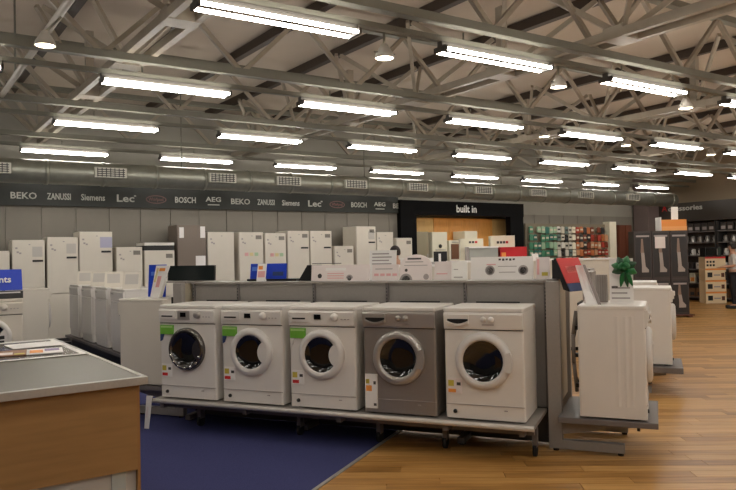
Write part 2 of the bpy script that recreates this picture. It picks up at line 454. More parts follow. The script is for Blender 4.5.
lw = mat('lamp_shade_grey', (176,170,160), 0.4)
def pendant(x, y, z, label, top, dx=0):
    t = thing('pendant_lamp', label, 'lamp', (x,y,z), 0, 'small round downlights on the trunking')
    MB().lathe([(0.03,0.13),(0.045,0.10),(0.08,0.04),(0.09,0.0),(0.083,0.0),(0.07,0.04),(0.03,0.10)], (0,0,0), 'z', 20).build('shade', lw, t)
    MB().lathe([(0.0,0.006),(0.08,0.006),(0.078,0.014),(0.0,0.014)], (0,0,0), 'z', 20).build('lens', lampglow, t)
    MB().tube((0,0,0.12), (dx,0,top-z), 0.012, 6).build('stem', STEELG, t)
    MB().tube((-0.11,0,0.05), (0.11,0,0.05), 0.008, 6).build('bracket', STEELG, t)
for (x,y,z,lab,top) in [(0.885,6.5,3.43,'small round lamp hanging from the conduit pipe',3.704),(3.45,5.06,3.31,'small round lamp in first gap of nearest light row',3.54),
        (5.68,5.06,3.31,'small round lamp in second gap of nearest light row',3.54),(7.95,5.06,3.31,'small round lamp in third gap of nearest light row',3.54),
        (10.2,7.62,3.38,'small round lamp in fourth gap of second light row',3.54),(12.75,7.62,3.38,'small round lamp in fifth gap of second light row',3.54),
        (8.2,7.62,3.38,'small round lamp in third gap of second light row',3.54),
        (17.35,12.85,3.30,'small round lamp above the sign over the accessory shelves',3.54)]:
    pendant(x,y,z,lab,top,0.13 if x < 1 else 0)

# ------------------------------------------------------------------ air duct
t = thing('air_duct', 'long round galvanised air duct below the lights along back wall', 'duct', (0,12.6,0))
MB().tube((-7.5,0,3.08), (19.0,0,3.08), 0.20, 28).build('duct_pipe', DUCT, t)
rm = MB().lathe([(0.198,-0.03),(0.212,-0.03),(0.212,0.03),(0.198,0.03)], (0,0,3.08), 'x', 28).mesh('seam_ring', DUCT)
x = -1.0
while x < 18.9: put('seam_ring', rm, t, (x,0,0)); x += 0.9
vb = MB().box(-0.26,0.26,-0.27,-0.13,3.0,3.17).mesh('vent_grille', VENTW)
vs_ = MB()
for i in range(4): vs_.box(-0.23,0.23,-0.278,-0.27,3.02+i*0.035,3.035+i*0.035)
for i in range(7): vs_.box(-0.225+i*0.07,-0.21+i*0.07,-0.276,-0.27,3.01,3.16)
vsm = vs_.mesh('grille_bars', DARKGREY)
for x in (0.9, 2.69,4.70,6.07,7.63,9.26,11.19,13.03,14.83,16.8):
    g = put('vent_grille', vb, t, (x,0,0)); put('grille_bars', vsm, g)
for x in (0.0,4.0,8.0,12.0,16.0):
    MB().tube((x,0,3.27), (x,0,4.7), 0.012, 6).build('hanger', STEELG, t)

# ------------------------------------------------------------------ washing machines
W, D, HM = 0.605, 0.56, 0.85
def lens_poly(r, cx2, r2, cx, cz, n=10):
    # part of the disc radius r that lies within r2 of (cx2,0)
    d = cx2; xi = (d*d-r2*r2+r*r)/(2*d); yi = math.sqrt(max(0, r*r-xi*xi))
    a1 = math.atan2(yi, xi); a2 = math.atan2(yi, xi-d)
    pts = [(cx+r*math.cos(-a1+2*a1*i/n), cz+r*math.sin(-a1+2*a1*i/n)) for i in range(n+1)]
    lo, hi = a2, 2*math.pi-a2
    pts += [(cx+d+r2*math.cos(lo+(hi-lo)*i/n), cz+r2*math.sin(lo+(hi-lo)*i/n)) for i in range(1,n)]
    return pts
def washer(label, loc, rz, style, name='washing_machine', stickers=(), group=None, sideview=False):
    t = thing(name, label, 'dishwasher' if style == 'plain' else 'washing machine', loc, rz, group)
    bodym = SILVER if style == 'silver' else (WHITE2 if style == 'ivory' else WHITE)
    panm = SILVERL if style == 'silver' else bodym
    MB().rbox(0,W,0.012,D,0.014,HM-0.03,0.018).build('body', bodym, t)
    MB().rbox(-0.003,W+0.003,0.0,D,HM-0.032,HM,0.02,4).build('top_panel', WHITE if style == 'silver' else bodym, t, bevel=0.008)
    for fx in (0.06,W-0.06):
        for fy in (0.08,D-0.06): MB().tube((fx,fy,0), (fx,fy,0.02), 0.022, 8).build('foot', RUBBER, t)
    # front: control panel, door, kick plate
    cp = MB().prism([(0.0,0.69),(-0.004,0.70),(-0.012,0.80),(-0.004,HM-0.034),(0.02,HM-0.034),(0.02,0.69)], 'x', 0.003, W-0.003).build('control_panel', panm, t)
    if style == 'plain':
        MB().box(0.04,0.16,-0.0125,-0.010,0.775,0.785).build('button_strip', TEXTG, t)
        MB().rbox(0.004,W-0.004,-0.006,0.012,0.125,0.68,0.012,3,'y').build('door', bodym, t)
        MB().box(0.2,0.4,-0.012,-0.005,0.66,0.676).build('door_handle', TRIMW, t)
        MB().box(0.004,W-0.004,0.006,0.014,0.03,0.118).build('kick_plate', bodym, t)
        return t
    dr = MB().rbox(0.03,0.20,-0.020,-0.004,0.725,0.80,0.012,3,'y').build('detergent_drawer', panm, t)
    if style in ('silver','curved'):
        MB().prism([(0.035+0.16*i/8, 0.755-0.022*math.sin(math.pi*i/8)) for i in range(9)]+[(0.195-0.16*i/8, 0.768) for i in range(9)], 'y', -0.0235, -0.019).build('drawer_handle', BLACK, dr)
        MB().prism([(0.03+0.17*i/8, 0.742-0.026*math.sin(math.pi*i/8)) for i in range(9)]+[(0.20-0.17*i/8, 0.752-0.024*math.sin(math.pi*(8-i)/8)) for i in range(9)], 'y', -0.034, -0.019).build('drawer_lip', panm, dr)
        for kx in (0.31, 0.37):
            MB().lathe([(0,-0.026),(0.018,-0.026),(0.022,-0.008),(0.022,0)], (kx,-0.006,0.765), 'y', 16).build('knob', panm, t)
        MB().box(0.30,0.39,-0.014,-0.008,0.722,0.730).build('button_strip', TEXTG, t)
    else:
        MB().box(0.045,0.165,-0.0235,-0.019,0.745,0.757).build('drawer_handle', BLACK, dr)
        MB().box(0.245,0.305,-0.016,-0.006,0.745,0.785).build('display', BLACKS, t)
        if style == 'chrome':
            MB().box(0.215,0.345,-0.013,-0.006,0.72,0.80).build('display_surround', SILVERL, t)
        MB().lathe([(0,-0.034),(0.026,-0.034),(0.032,-0.010),(0.034,0)], (0.43,-0.004,0.765), 'y', 18).build('knob', panm if style != 'chrome' else SILVERL, t)
        for q in range(3): MB().box(0.485+q*0.03,0.503+q*0.03,-0.012,-0.006,0.745,0.752).build('button', TEXTG, t)
    MB().box(0.003,W-0.003,0.008,0.016,0.682,0.688).build('panel_gap', DARKGREY, t)
    cx, cz = W/2, 0.455
    ro, ri = {'chrome':(0.192,0.148),'notch':(0.205,0.145),'curved':(0.213,0.152),'silver':(0.213,0.150),'ivory':(0.20,0.145)}[style]
    rm_ = {'chrome':DARKRING,'silver':SILVERL}.get(style, TRIMW)
    door = MB().lathe([(ro,0.012),(ro,-0.012),(ro-0.01,-0.026),(ro-0.03,-0.036),(ri+0.012,-0.034),(ri,-0.022),(ri-0.004,0.012)], (cx,0,cz), 'y', 40).build('door_ring', rm_, t)
    MB().lathe([(ri,-0.016),(ri*0.9,-0.004),(ri*0.72,0.008),(ri*0.4,0.012),(0,0.012)], (cx,-0.006,cz), 'y', 36).build('door_glass', GLASS, door)
    if style in ('chrome','notch','ivory'):
        MB().prism(lens_poly(ri+0.01, 0.185, 0.105, cx, cz), 'y', -0.034, -0.004).build('door_handle', rm_ if style != 'chrome' else DARKRING, door)
        if style == 'chrome':
            for q in range(7):
                an = math.radians(200+q*23)
                MB().lathe([(0,-0.006),(0.011,-0.004),(0.013,0)], (cx+0.166*math.cos(an),-0.036,cz+0.166*math.sin(an)), 'y', 10).build('rim_stud', CHROME, door)
    else:
        MB().prism([(cx+ro*0.80*math.cos(math.radians(a_)), cz+ro*0.80*math.sin(math.radians(a_))) for a_ in range(-22,23,6)]+[(cx+(ro+0.008)*math.cos(math.radians(a_)), cz+(ro+0.008)*math.sin(math.radians(a_))) for a_ in range(20,-23,-6)], 'y', -0.042, -0.015).build('door_handle', rm_, door)
    MB().box(0.004,W-0.004,0.006,0.014,0.118,0.122).build('kick_plate_line', TEXTG, t)
    MB().lathe([(0,0.0),(0.014,0.0),(0.016,0.012)], (0.075,-0.0,0.065), 'y', 12).build('filter_cap', BLACK, t)
    MB().box(0.45,0.475,0.004,0.013,0.085,0.092).build('badge', TEXTG, t)
    for st in stickers:
        kind = st[0]
        if kind == 'green':
            s = MB().box(0.012,0.155,-0.004,0.011,0.585,0.668).build('green_sticker', GREEN, t, label='bright green sticker')
            MB().box(0.02,0.15,-0.0055,-0.004,0.645,0.66).build('sticker_band', mat('pale_green', (170,206,130), 0.5), s)
            MB().prism([(0.012,0.585),(0.05,0.585),(0.03,0.53),(0.012,0.52)], 'y', -0.003, 0.011).build('sticker_tail', NAVY if len(st)>1 else TRIMW, s)
        if kind == 'energy':
            s = MB().box(0.02,0.13,0.004,0.0115,0.20,0.315).build('energy_label', CARD if len(st)<2 else CARDP, t, label='small energy label')
            MB().box(0.026,0.07,0.0025,0.004,0.255,0.30).build('label_block', YELLOW, s)
            MB().box(0.026,0.085,0.0025,0.004,0.208,0.235).build('label_block', RED if len(st)<2 else ORANGE, s)
            MB().box(0.092,0.122,0.0025,0.004,0.262,0.285).build('label_arrow', TEXTD, s)
        if kind == 'slip':
            s = MB().box(0.012,0.115,-0.0015,0.0115,0.045,0.315).build('paper_label', CARD, t, label='tall white paper label')
            MB().box(0.02,0.05,-0.003,-0.0015,0.24,0.275).build('label_block', YELLOW, s)
            MB().box(0.02,0.07,-0.003,-0.0015,0.18,0.225).build('label_block', ORANGE, s)
            MB().box(0.085,0.105,-0.003,-0.0015,0.235,0.26).build('label_arrow', TEXTD, s)
            MB().box(0.085,0.108,-0.003,-0.0015,0.065,0.085).build('label_arrow', TEXTD, s)
    # back edge: black strip put in for the gap's shadow, and hose
    MB().box(0.12,0.48,D,D+0.012,HM-0.10,HM+0.012).build('gap_shade_strip', BLACK, t)
    if sideview:
        for sx, s0 in ((-1, 0.0), (1, W)):
            for i, fy in enumerate((0.12,0.17,0.235)):
                MB().add([(s0,fy-0.02,0.10),(s0+sx*0.006,fy,0.10),(s0,fy+0.02,0.10),(s0,fy-0.02,HM-0.08),(s0+sx*0.006,fy,HM-0.08),(s0,fy+0.02,HM-0.08)],
                         [(0,1,4,3),(1,2,5,4),(0,2,1),(3,4,5),(0,3,5,2)]).build('side_rib', bodym, t)
        MB().path([(0.10,D+0.02,0.80),(0.09,D+0.05,0.62),(0.07,D+0.045,0.40),(0.11,D+0.03,0.18)], 0.017, 8).build('drain_hose', mat('hose_grey', (120,112,104), 0.6), t)
        MB().path([(0.20,D+0.015,0.75),(0.17,D+0.06,0.55),(0.16,D+0.055,0.32),(0.19,D+0.02,0.22)], 0.010, 8).build('power_cord', RUBBER, t)
        for hz in (0.22,0.45,0.66): MB().box(0.05,0.10,D,D+0.03,hz,hz+0.03).build('hose_clip', BLACK, t)
    return t
SHELF = 0.30
PIT = 0.675
specs = [('chrome', 'white washing machine with a chrome-rimmed dark door, leftmost on front shelf', [('green',1),('energy',)]),
         ('notch', 'white washing machine with notched white door, second from left on front shelf', [('green',1),('energy',)]),
         ('notch', 'white washing machine with notched white door and green sticker, beside the silver one', [('green',),('energy',)]),
         ('silver', 'silver washing machine with a tall paper label, on front shelf', [('slip',)]),
         ('curved', 'white washing machine with round dark door glass, rightmost on front shelf', [('energy',1)])]
for i, (st, lab, stk) in enumerate(specs):
    washer(lab, fr(PIT*i+0.004, 0.0, SHELF), RZ_ROW, st, stickers=stk, group='washing machines on the front display shelf')
mA = washer('white washing machine seen from its ribbed side on the wooden floor end stand', fr(4.145, 0.35, SHELF), RZ_RIGHT, 'curved', group='machines on the end stands', sideview=True)
mA.scale.y = 0.875
washer('white machine seen from its plain side at the left end of the front row', fr(-0.785, 0.34+W, SHELF+0.03), RZ_RIGHT+math.pi, 'ivory', group='machines on the end stands')
washer('white machine with plain side standing behind the ribbed one on right', fr(4.37, 3.10, SHELF), RZ_RIGHT, 'notch', group='machines on the right rear stand')
washer('farther white machine with only its top showing behind the ribboned card', fr(4.22, 4.65, SHELF), RZ_RIGHT, 'curved', group='machines on the right rear stand')

# ------------------------------------------------------------------ front gondola (display stand)
g = thing('display_stand', 'long grey display stand with raised shelf carrying five washing machines', 'display stand', fr(0,0,0), RZ_ROW)
MB().box(-0.06,3.375,-0.03,0.62,0.266,0.298).build('shelf', GREY, g, bevel=0.006)
MB().tube((-0.06,-0.030,0.280), (3.375,-0.030,0.280), 0.020, 12).build('shelf_lip', mat('lip_pale', (204,198,190), 0.35, metal=0.2), g)
for x in (0.02,0.9,1.8,2.7,3.28): MB().box(x-0.02,x+0.02,0.0,0.60,0.21,0.262).build('shelf_bracket', GREYD, g)
MB().box(-0.06,3.35,0.10,0.14,0.20,0.262).build('cross_rail', GREYD, g)
js = [-0.085,0.44,1.27,2.0,2.71,3.38]
for i in range(5):
    MB().box(js[i]+0.012,js[i+1]-0.012,0.655,0.685,0.30,1.315).build('back_panel', GREY, g)
    MB().box(js[i]+0.012,js[i+1]-0.012,0.650,0.655,1.285,1.315).build('panel_edge', SILVERL, g)
for i in range(6):
    p = MB().box(js[i]-0.012,js[i]+0.012,0.63,0.71,0.06,1.315).build('upright', GREYD, g)
    sl = MB()
    for q in range(9): sl.box(js[i]-0.004,js[i]+0.004,0.628,0.632,1.02+q*0.03,1.035+q*0.03)
    sl.build('slots', BLACK, p)
MB().box(-0.10,3.39,0.62,1.02,1.315,1.332).build('top_shelf', GREY, g)
for x in (0.1,1.3,2.7): MB().box(x-0.015,x+0.015,0.71,1.0,1.24,1.315).build('top_bracket', GREYD, g)
MB().box(-0.08,3.38,0.63,0.71,0.02,0.30).build('shade_panel', DARKGREY, g)  # dark panel added to blacken the space under the shelf
for x in (0.25,1.30,2.05,2.62,3.33):
    c = MB().box(x-0.018,x+0.018,0.24,0.31,0.075,0.22).build('castor', GREYD, g)
    MB().tube((x-0.014,0.27,0.052), (x+0.014,0.27,0.052), 0.05, 16).build('wheel', RUBBER, c)
for x in (0.0,1.27,2.71): 
    MB().box(x-0.03,x+0.03,0.40,1.02,0.012,0.06).build('base_foot', GREYD, g)
    MB().tube((x,0.44,0), (x,0.44,0.014), 0.03, 10).build('levelling_foot', RUBBER, g)
    MB().tube((x,0.98,0), (x,0.98,0.014), 0.03, 10).build('levelling_foot', RUBBER, g)
def end_stand(name, label, a0, b0, sgn, zsh, length=0.72):
    # L-shaped end frame: upright, foot, arm and shelf
    t = thing(name, label, 'display stand', fr(a0,b0,0), RZ_ROW)
    s = sgn
    def bx(x0,x1,y0,y1,z0,z1,nm,m,bev=0.004):
        return MB().box(min(s*x0,s*x1),max(s*x0,s*x1),y0,y1,z0,z1).build(nm, m, t, bevel=bev)
    for q, yy in enumerate((0.0, 0.66)):
        bx(0,0.105,yy,yy+0.06,0.02,1.33,'upright',GREY)
        bx(0.09,0.56,yy,yy+0.06,0.02,0.090,'foot_bar',GREY)
        MB().prism([(s*0.09,0.13),(s*0.09,zsh-0.01),(s*0.80,zsh-0.01),(s*0.80,zsh-0.05)], 'y', yy+0.015, yy+0.045).build('shelf_arm', GREY, t)
        for fx in (0.05,0.53): MB().tube((s*fx,yy+0.03,0), (s*fx,yy+0.03,0.032), 0.022, 10).build('levelling_foot', RUBBER, t)
    bx(0.02,0.075,0.06,0.66,0.34,1.32,'back_panel',mat('panel_beige', (176,164,142), 0.5))
    bx(0.09,0.80,-0.14,0.70,zsh-0.045,zsh-0.002,'shelf',GREYD)
    MB().tube((s*0.66,0.05,0.19), (s*0.66,0.05,0.27), 0.012, 8).build('arm_pin', BLACK, t)
    cw = 0.27 if s < 0 else 0.09
    MB().box(min(0,s*cw),max(0,s*cw),0.07,0.55,1.331,1.345).build('top_cap', GREY, t)
    return t
end_stand('display_stand', 'grey end stand on the wooden floor under the ribbed white machine', 3.405, 0.47, 1, SHELF)
end_stand('display_stand', 'grey end stand at the left end beside the blue carpet', -0.105, 0.47, -1, SHELF+0.03)
t = thing('price_strip', 'narrow white paper strip hanging below the left shelf end', 'paper strip', fr(-0.105,-0.07,0.03), RZ_ROW)
MB().prism([(-0.02,0.0),(0.03,0.0),(0.075,0.30),(0.01,0.30)], 'y', 0, 0.004).build('strip', CARD, t)
MB().prism([(0.0,0.10),(0.02,0.10),(0.035,0.20),(0.015,0.20)], 'y', -0.0015, 0).build('print_block', CARDP, t)
MB().box(0.02,0.07,0.004,0.018,0.262,0.295).build('clip', GREY, t)
def rear_stand(label, a0, b0, n):
    t = thing('display_stand', label, 'display stand', fr(a0,b0,0), RZ_ROW)
    MB().box(0,0.10,0,n,0.0,1.33).build('spine_panel', GREY, t)
    MB().box(0.10,1.02,-0.08,n,0.235,0.298).build('shelf', GREYD, t, bevel=0.004)
    MB().box(0.10,0.70,0.02,0.08,0.0,0.07).build('foot_bar', GREY, t)
    MB().box(0.10,0.70,n-0.08,n-0.02,0.0,0.07).build('foot_bar', GREY, t)
    MB().prism([(0.10,0.10),(0.10,0.235),(0.85,0.235),(0.85,0.20)], 'y', 0.03, 0.06).build('shelf_arm', GREY, t)
rear_stand('grey rear display stand under the farther machine on the right', 3.44, 3.06, 0.66)
rear_stand('farther grey rear display stand, mostly hidden at right', 3.30, 4.60, 0.66)

# ------------------------------------------------------------------ signs on the front stand
TS = 1.334
def board(name, label, cat, a0, a1, b, z0, z1, m, tilt=8, thick=0.012, rounded=False, group=None):
    t = thing(name, label, cat, fr(a0, b, z0), RZ_ROW, group)
    w_, h_ = a1-a0, z1-z0; tn = math.tan(math.radians(tilt))
    if rounded:
        pts = [(0,0),(w_,0),(w_,h_*0.55)]+[(w_/2+w_/2*math.cos(math.radians(a_)), h_*0.55+h_*0.45*math.sin(math.radians(a_))) for a_ in range(15,180,15)]+[(0,h_*0.55)]
    else: pts = [(0,0),(w_,0),(w_,h_),(0,h_)]
    n = len(pts)
    vs = [(x, z*tn, z) for x,z in pts]+[(x, z*tn+thick, z) for x,z in pts]
    MB().add(vs, [tuple(range(n))[::-1], tuple(range(n,2*n))]+[(i,(i+1)%n,n+(i+1)%n,n+i) for i in range(n)]).build('panel', m, t)
    MB().prism([(0.02,0.0),(0.02+h_*0.30+h_*tn*0.6,0.0),(0.01+h_*tn*0.6+thick,h_*0.6)], 'x', w_/2-0.01, w_/2+0.01).build('easel_leg', m, t)
    return t, tn
def prnt(t, tn, x0, x1, z0, z1, m, nm='print_block'):
    y = -0.0015
    vs = [(x0,z0*tn+y,z0),(x1,z0*tn+y,z0),(x1,z1*tn+y,z1),(x0,z1*tn+y,z1)]
    vs += [(a_,b_+0.0012,c_) for a_,b_,c_ in vs]
    MB().add(vs, [(0,1,2,3),(7,6,5,4),(0,4,5,1),(1,5,6,2),(2,6,7,3),(3,7,4,0)]).build(nm, m, t)
def pdisc(t, tn, cx, cz, r, m, nm='print_disc', r_in=0, half=False):
    n = 20; pts = []
    for i in range(n+1 if half else n):
        an = (math.pi if half else 2*math.pi)*i/n
        pts.append((cx+r*math.cos(an), cz+r*math.sin(an)))
    vs = [(x, z*tn-0.002, z) for x,z in pts]+[(x, z*tn-0.0002, z) for x,z in pts]; k = len(pts)
    MB().add(vs, [tuple(range(k))[::-1], tuple(range(k,2*k))]+[(i,(i+1)%k,k+(i+1)%k,k+i) for i in range(k)]).build(nm, m, t)
t, tn = board('sign_board', 'long black sign panel at the left end of the stand top', 'sign', -0.44, 0.13, 0.68, 1.347, 1.50, mat('sign_black', (14,24,24), 0.35), tilt=3, thick=0.03)
t, tn = board('sign_board', 'bright blue sign behind a small colourful card on the stand top', 'sign', 0.45, 0.86, 0.84, TS+0.02, 1.505, BLUE)
prnt(t, tn, 0.02,0.13,0.08,0.12, mat('print_lightblue', (90,130,220), 0.5)); prnt(t, tn, 0.26,0.38,0.03,0.07, NAVY)
o = MB().box(0.0,0.56,0.0,0.20,0,0.02).build('sign_tray', BLACK, None, fr(0.44,0.80,TS), RZ_ROW); tag(o, 'flat black tray under the blue sign on the stand top', 'tray')
t, tn = board('price_card', 'small white and pink leaflet leaning on the blue sign', 'card', 0.61, 0.71, 0.70, TS, 1.505, CARD, tilt=12, thick=0.004)
prnt(t, tn, 0.012,0.09,0.04,0.10, PINK); prnt(t, tn, 0.012,0.06,0.115,0.15, ORANGE)
t = thing('sign_easel', 'black triangular easel between the blue sign and white posters', 'easel', fr(1.02,0.80,TS), RZ_ROW)
MB().prism([(0.0,0),(0.14,0),(0.14,0.15),(0.10,0.15)], 'y', 0, 0.03).build('side_panel', BLACK, t)
MB().prism([(0.0,0),(0.14,0),(0.14,0.15),(0.10,0.15)], 'y', 0.20, 0.23).build('side_panel', BLACK, t)
MB().box(0.02,0.14,0.03,0.20,0,0.01).build('base_plate', BLACK, t)
MB().box(0.125,0.14,0.03,0.20,0.01,0.15).build('back_plate', BLACK, t)
t, tn = board('poster', 'wide white poster picturing a machine, left of the pink one', 'poster', 1.17, 1.77, 0.78, TS, 1.482, CARDP)
pdisc(t, tn, 0.09,0.045,0.022, TEXTD); pdisc(t, tn, 0.40,0.02,0.036, TEXTG, half=True); pdisc(t, tn, 0.40,0.022,0.022, TEXTD)
prnt(t, tn, 0.15,0.36,0.095,0.12, CARD); 
for q in range(3): prnt(t, tn, 0.17,0.34,0.02+q*0.022,0.028+q*0.022, PINK)
MB().box(0.0,0.30,0.03,0.05,0.16,0.166).build('dark_edge', TEXTD, t)
t, tn = board('poster', 'pale pink poster with red print at the middle of stand top', 'poster', 1.79, 2.05, 0.80, TS, 1.478, CARDP)
for q in range(4): prnt(t, tn, 0.02+q*0.06,0.065+q*0.06,0.04,0.062, PINK)
prnt(t, tn, 0.03,0.2,0.10,0.108, TEXTG)
t, tn = board('poster', 'round-topped white poster picturing a washer door on the stand top', 'poster', 2.07, 2.37, 0.78, TS, 1.565, CARDP, rounded=True)
pdisc(t, tn, 0.06,0.0,0.06, TEXTG, half=True); pdisc(t, tn, 0.06,0.0,0.04, TEXTD, half=True); pdisc(t, tn, 0.06,0.09,0.014, TEXTD); pdisc(t, tn, 0.25,0.03,0.026, TEXTG)
prnt(t, tn, 0.07,0.20,0.185,0.20, TEXTD); prnt(t, tn, 0.05,0.22,0.16,0.168, TEXTG); prnt(t, tn, 0.04,0.26,0.13,0.136, TEXTG)
t, tn = board('text_card', 'white card with grey text lines behind the pink poster', 'card', 1.42, 1.72, 1.60, 1.20, 1.618, CARD)
for q in range(4): prnt(t, tn, 0.03,0.25-0.03*(q%2),0.27+q*0.035,0.283+q*0.035, TEXTG)
t, tn = board('poster', 'plain pale pink poster left of the bright white card', 'poster', 2.39, 2.545, 0.80, TS, 1.497, CARDP)
prnt(t, tn, 0.02,0.12,0.05,0.06, PINK)
t, tn = board('text_card', 'bright plain white card standing on the stand top', 'card', 2.555, 2.695, 0.78, TS, 1.495, mat('bright_card', (250,248,242), 0.5), tilt=4)
prnt(t, tn, 0.02,0.10,0.02,0.028, TEXTG); prnt(t, tn, 0.02,0.06,0.09,0.096, TEXTG)
t, tn = board('poster', 'widest white poster with two dark circles at right of stand top', 'poster', 2.72, 3.26, 0.80, TS, 1.53, CARD)
for cx_ in (0.17,0.455): pdisc(t, tn, cx_,0.08,0.042, TEXTG); pdisc(t, tn, cx_,0.078,0.03, TEXTD)
for q in range(5): prnt(t, tn, 0.245+q*0.03,0.265+q*0.03,0.165-0.004*(q%2),0.18, TEXTD)
prnt(t, tn, 0.24,0.40,0.11,0.116, TEXTG); prnt(t, tn, 0.14,0.22,0.125,0.135, PINK); prnt(t, tn, 0.25,0.39,0.06,0.066, TEXTG)
t, tn = board('poster', 'small pink-edged poster at the right end of stand top', 'poster', 3.28, 3.395, 0.80, TS, 1.52, CARDP)
prnt(t, tn, 0.01,0.03,0.04,0.17, PINK); prnt(t, tn, 0.05,0.10,0.03,0.06, YELLOW)
# wedge display with the red and blue poster, on the end stand's upright
t = thing('poster_wedge', 'black wedge display with red and blue poster on the end stand', 'poster', fr(3.452,0.53,1.348), RZ_ROW-math.radians(24))
w0 = -0.09
MB().prism([(0.0,w0+0.09),(0.085,w0+0.09),(0.095,w0+0.09),(0.012,0.15),(0.0,0.15)], 'y', 0, 0.34).build('wedge_body', BLACK, t)
MB().prism([(0.10,-0.085),(0.155,-0.10),(0.035,0.162),(0.018,0.155)], 'y', -0.005, 0.345).build('poster_backing', BLACK, t)
def slope_card(y0, y1, s0, s1, m, nm):
    A_ = Vector((0.157,0,-0.098)); B_ = Vector((0.037,0,0.162)); nn = Vector((0.26,0,0.12)).normalized()*0.002
    P = lambda s,y: A_+(B_-A_)*s+Vector((0,y,0))+nn
    vs = [P(s0,y0),P(s0,y1),P(s1,y1),P(s1,y0)]; vs += [v-nn*0.8 for v in vs]
    MB().add(vs, [(0,1,2,3),(7,6,5,4),(0,4,5,1),(1,5,6,2),(2,6,7,3),(3,7,4,0)]).build(nm, m, t)
slope_card(0.0,0.34,0.24,1.0,RED,'poster_print'); slope_card(0.0,0.34,0.0,0.23,NAVY,'poster_print'); slope_card(0.08,0.27,0.55,0.75,mat('print_pale_red',(232,120,112),0.5),'poster_print')
# slanted acrylic sign on machine A
TA = SHELF+HM+0.002
t = thing('slanted_sign', 'glossy white slanted sign with grey edge on the ribbed machine', 'sign', fr(3.685,0.43,TA), RZ_ROW)
MB().add([(0.115,0,0),(0.14,0,0),(0.022,0.10,0.305),(0,0.10,0.305),(0.115,0.012,0),(0.14,0.012,0),(0.022,0.112,0.305),(0,0.112,0.305)], [(0,1,2,3),(7,6,5,4),(0,4,5,1),(1,5,6,2),(2,6,7,3),(3,7,4,0)]).build('edge_bar', mat('acrylic_edge', (150,140,136), 0.3), t)
MB().add([(0.112,0.002,0.0),(0.03,0.03,0.0),(-0.06,0.16,0.30),(-0.002,0.104,0.30),(0.118,0.011,0.0),(0.04,0.04,0.0),(-0.05,0.17,0.30),(0.0,0.114,0.30)], [(0,1,2,3),(7,6,5,4),(0,4,5,1),(1,5,6,2),(2,6,7,3),(3,7,4,0)]).build('sign_sheet', mat('gloss_white', (250,248,246), 0.3), t)
MB().prism([(0.0,0.0),(0.02,0.0),(0.05,0.20),(0.04,0.20)], 'y', 0.13, 0.15).build('easel_leg', CARD, t)
t = thing('leaflet_rack', 'ribbed grey leaflet rack beside the white text card', 'rack', fr(3.765,0.70,TA), RZ_ROW)
MB().box(0,0.09,0.01,0.10,0,0.22).build('rack_body', mat('rack_grey', (170,164,158), 0.4), t)
for q in range(5): MB().box(0.004+q*0.018,0.013+q*0.018,0.0,0.012,0.01,0.215).build('rib', SILVERL, t)
t, tn = board('text_card', 'tall white card with grey text under the green bow', 'card', 3.875, 4.05, 0.66, TA, 1.50, CARD, tilt=4)
for q in range(3): prnt(t, tn, 0.015,0.15-0.02*(q==1),0.03+q*0.04,0.042+q*0.04, TEXTG)
prnt(t, tn, 0.015,0.06,0.115,0.13, TEXTD)
# green bow
t = thing('ribbon_bow', 'glossy green ribbon bow fixed to the white text card', 'bow', fr(3.99,0.620,1.425), RZ_ROW)
def petal(an, ln, wd, m, nm, lift=0.03):
    mb = MB(); n = 8; vs = []; c_, s_ = math.cos(an), math.sin(an)
    for i in range(n+1):
        u = i/n; wv = wd*math.sin(math.pi*(0.12+0.88*u))*0.5+0.004; yl = -lift*math.sin(math.pi*u)
        for sg in (-1,0,1):
            vs.append((c_*u*ln-s_*wv*sg, yl-(0.008 if sg == 0 else 0), s_*u*ln+c_*wv*sg))
    k = len(vs); vs += [(a_,b_+0.003,z_) for a_,b_,z_ in vs]; fs = []
    for i in range(n):
        for j in range(2):
            q = (i*3+j, i*3+j+1, i*3+j+4, i*3+j+3); fs.append(q); fs.append(tuple(k+x_ for x_ in q[::-1]))
        fs.append((i*3, i*3+3, k+i*3+3, k+i*3)); fs.append((i*3+2, k+i*3+2, k+i*3+5, i*3+5))
    mb.add(vs, fs, True).build(nm, m, t)
for q, an in enumerate((25, 75, 120, 165, 200, 335)): petal(math.radians(an), 0.098, 0.060, LEAF if q%2 else LEAFD, 'bow_loop')
for q, an in enumerate((48, 142)): petal(math.radians(an), 0.062, 0.050, LEAF, 'bow_loop', 0.05)
for q, an in enumerate((258, 278, 292)): petal(math.radians(an), 0.15, 0.034, LEAFD if q%2 else LEAF, 'ribbon_tail', 0.01)
MB().lathe([(0,-0.02),(0.015,-0.016),(0.02,0)], (0,-0.035,0), 'y', 12).build('bow_knot', LEAF, t)
# leaflet and blue board on the left end machine
TL = SHELF+0.03+HM+0.002
t = thing('leaflet', 'tilted white leaflet with pastel print at the left end', 'leaflet', fr(-0.47,0.44,TL), RZ_ROW)
MB().prism([(0.0,0.0),(0.11,0.0),(0.255,0.325),(0.085,0.325)], 'y', 0.0, 0.006).build('sheet', CARD, t)
MB().prism([(0.07,0.11),(0.115,0.11),(0.15,0.22),(0.105,0.22)], 'y', -0.0015, 0.0).build('print_block', PINK, t)
MB().prism([(0.05,0.16),(0.075,0.16),(0.12,0.30),(0.095,0.30)], 'y', -0.0015, 0.0).build('print_block', mat('print_pale_yellow', (222,208,150), 0.6), t)
MB().prism([(0.12,0.27),(0.19,0.27),(0.20,0.30),(0.13,0.30)], 'y', -0.0015, 0.0).build('print_block', ORANGE, t)
MB().prism([(0.05,0.0),(0.08,0.0),(0.15,0.2),(0.13,0.2)], 'y', 0.006, 0.09).build('easel_leg', CARD, t)
t, tn = board('sign_board', 'small blue sign half hidden by the tilted leaflet', 'sign', -0.68, -0.46, 0.66, TL, 1.515, BLUE, tilt=4)
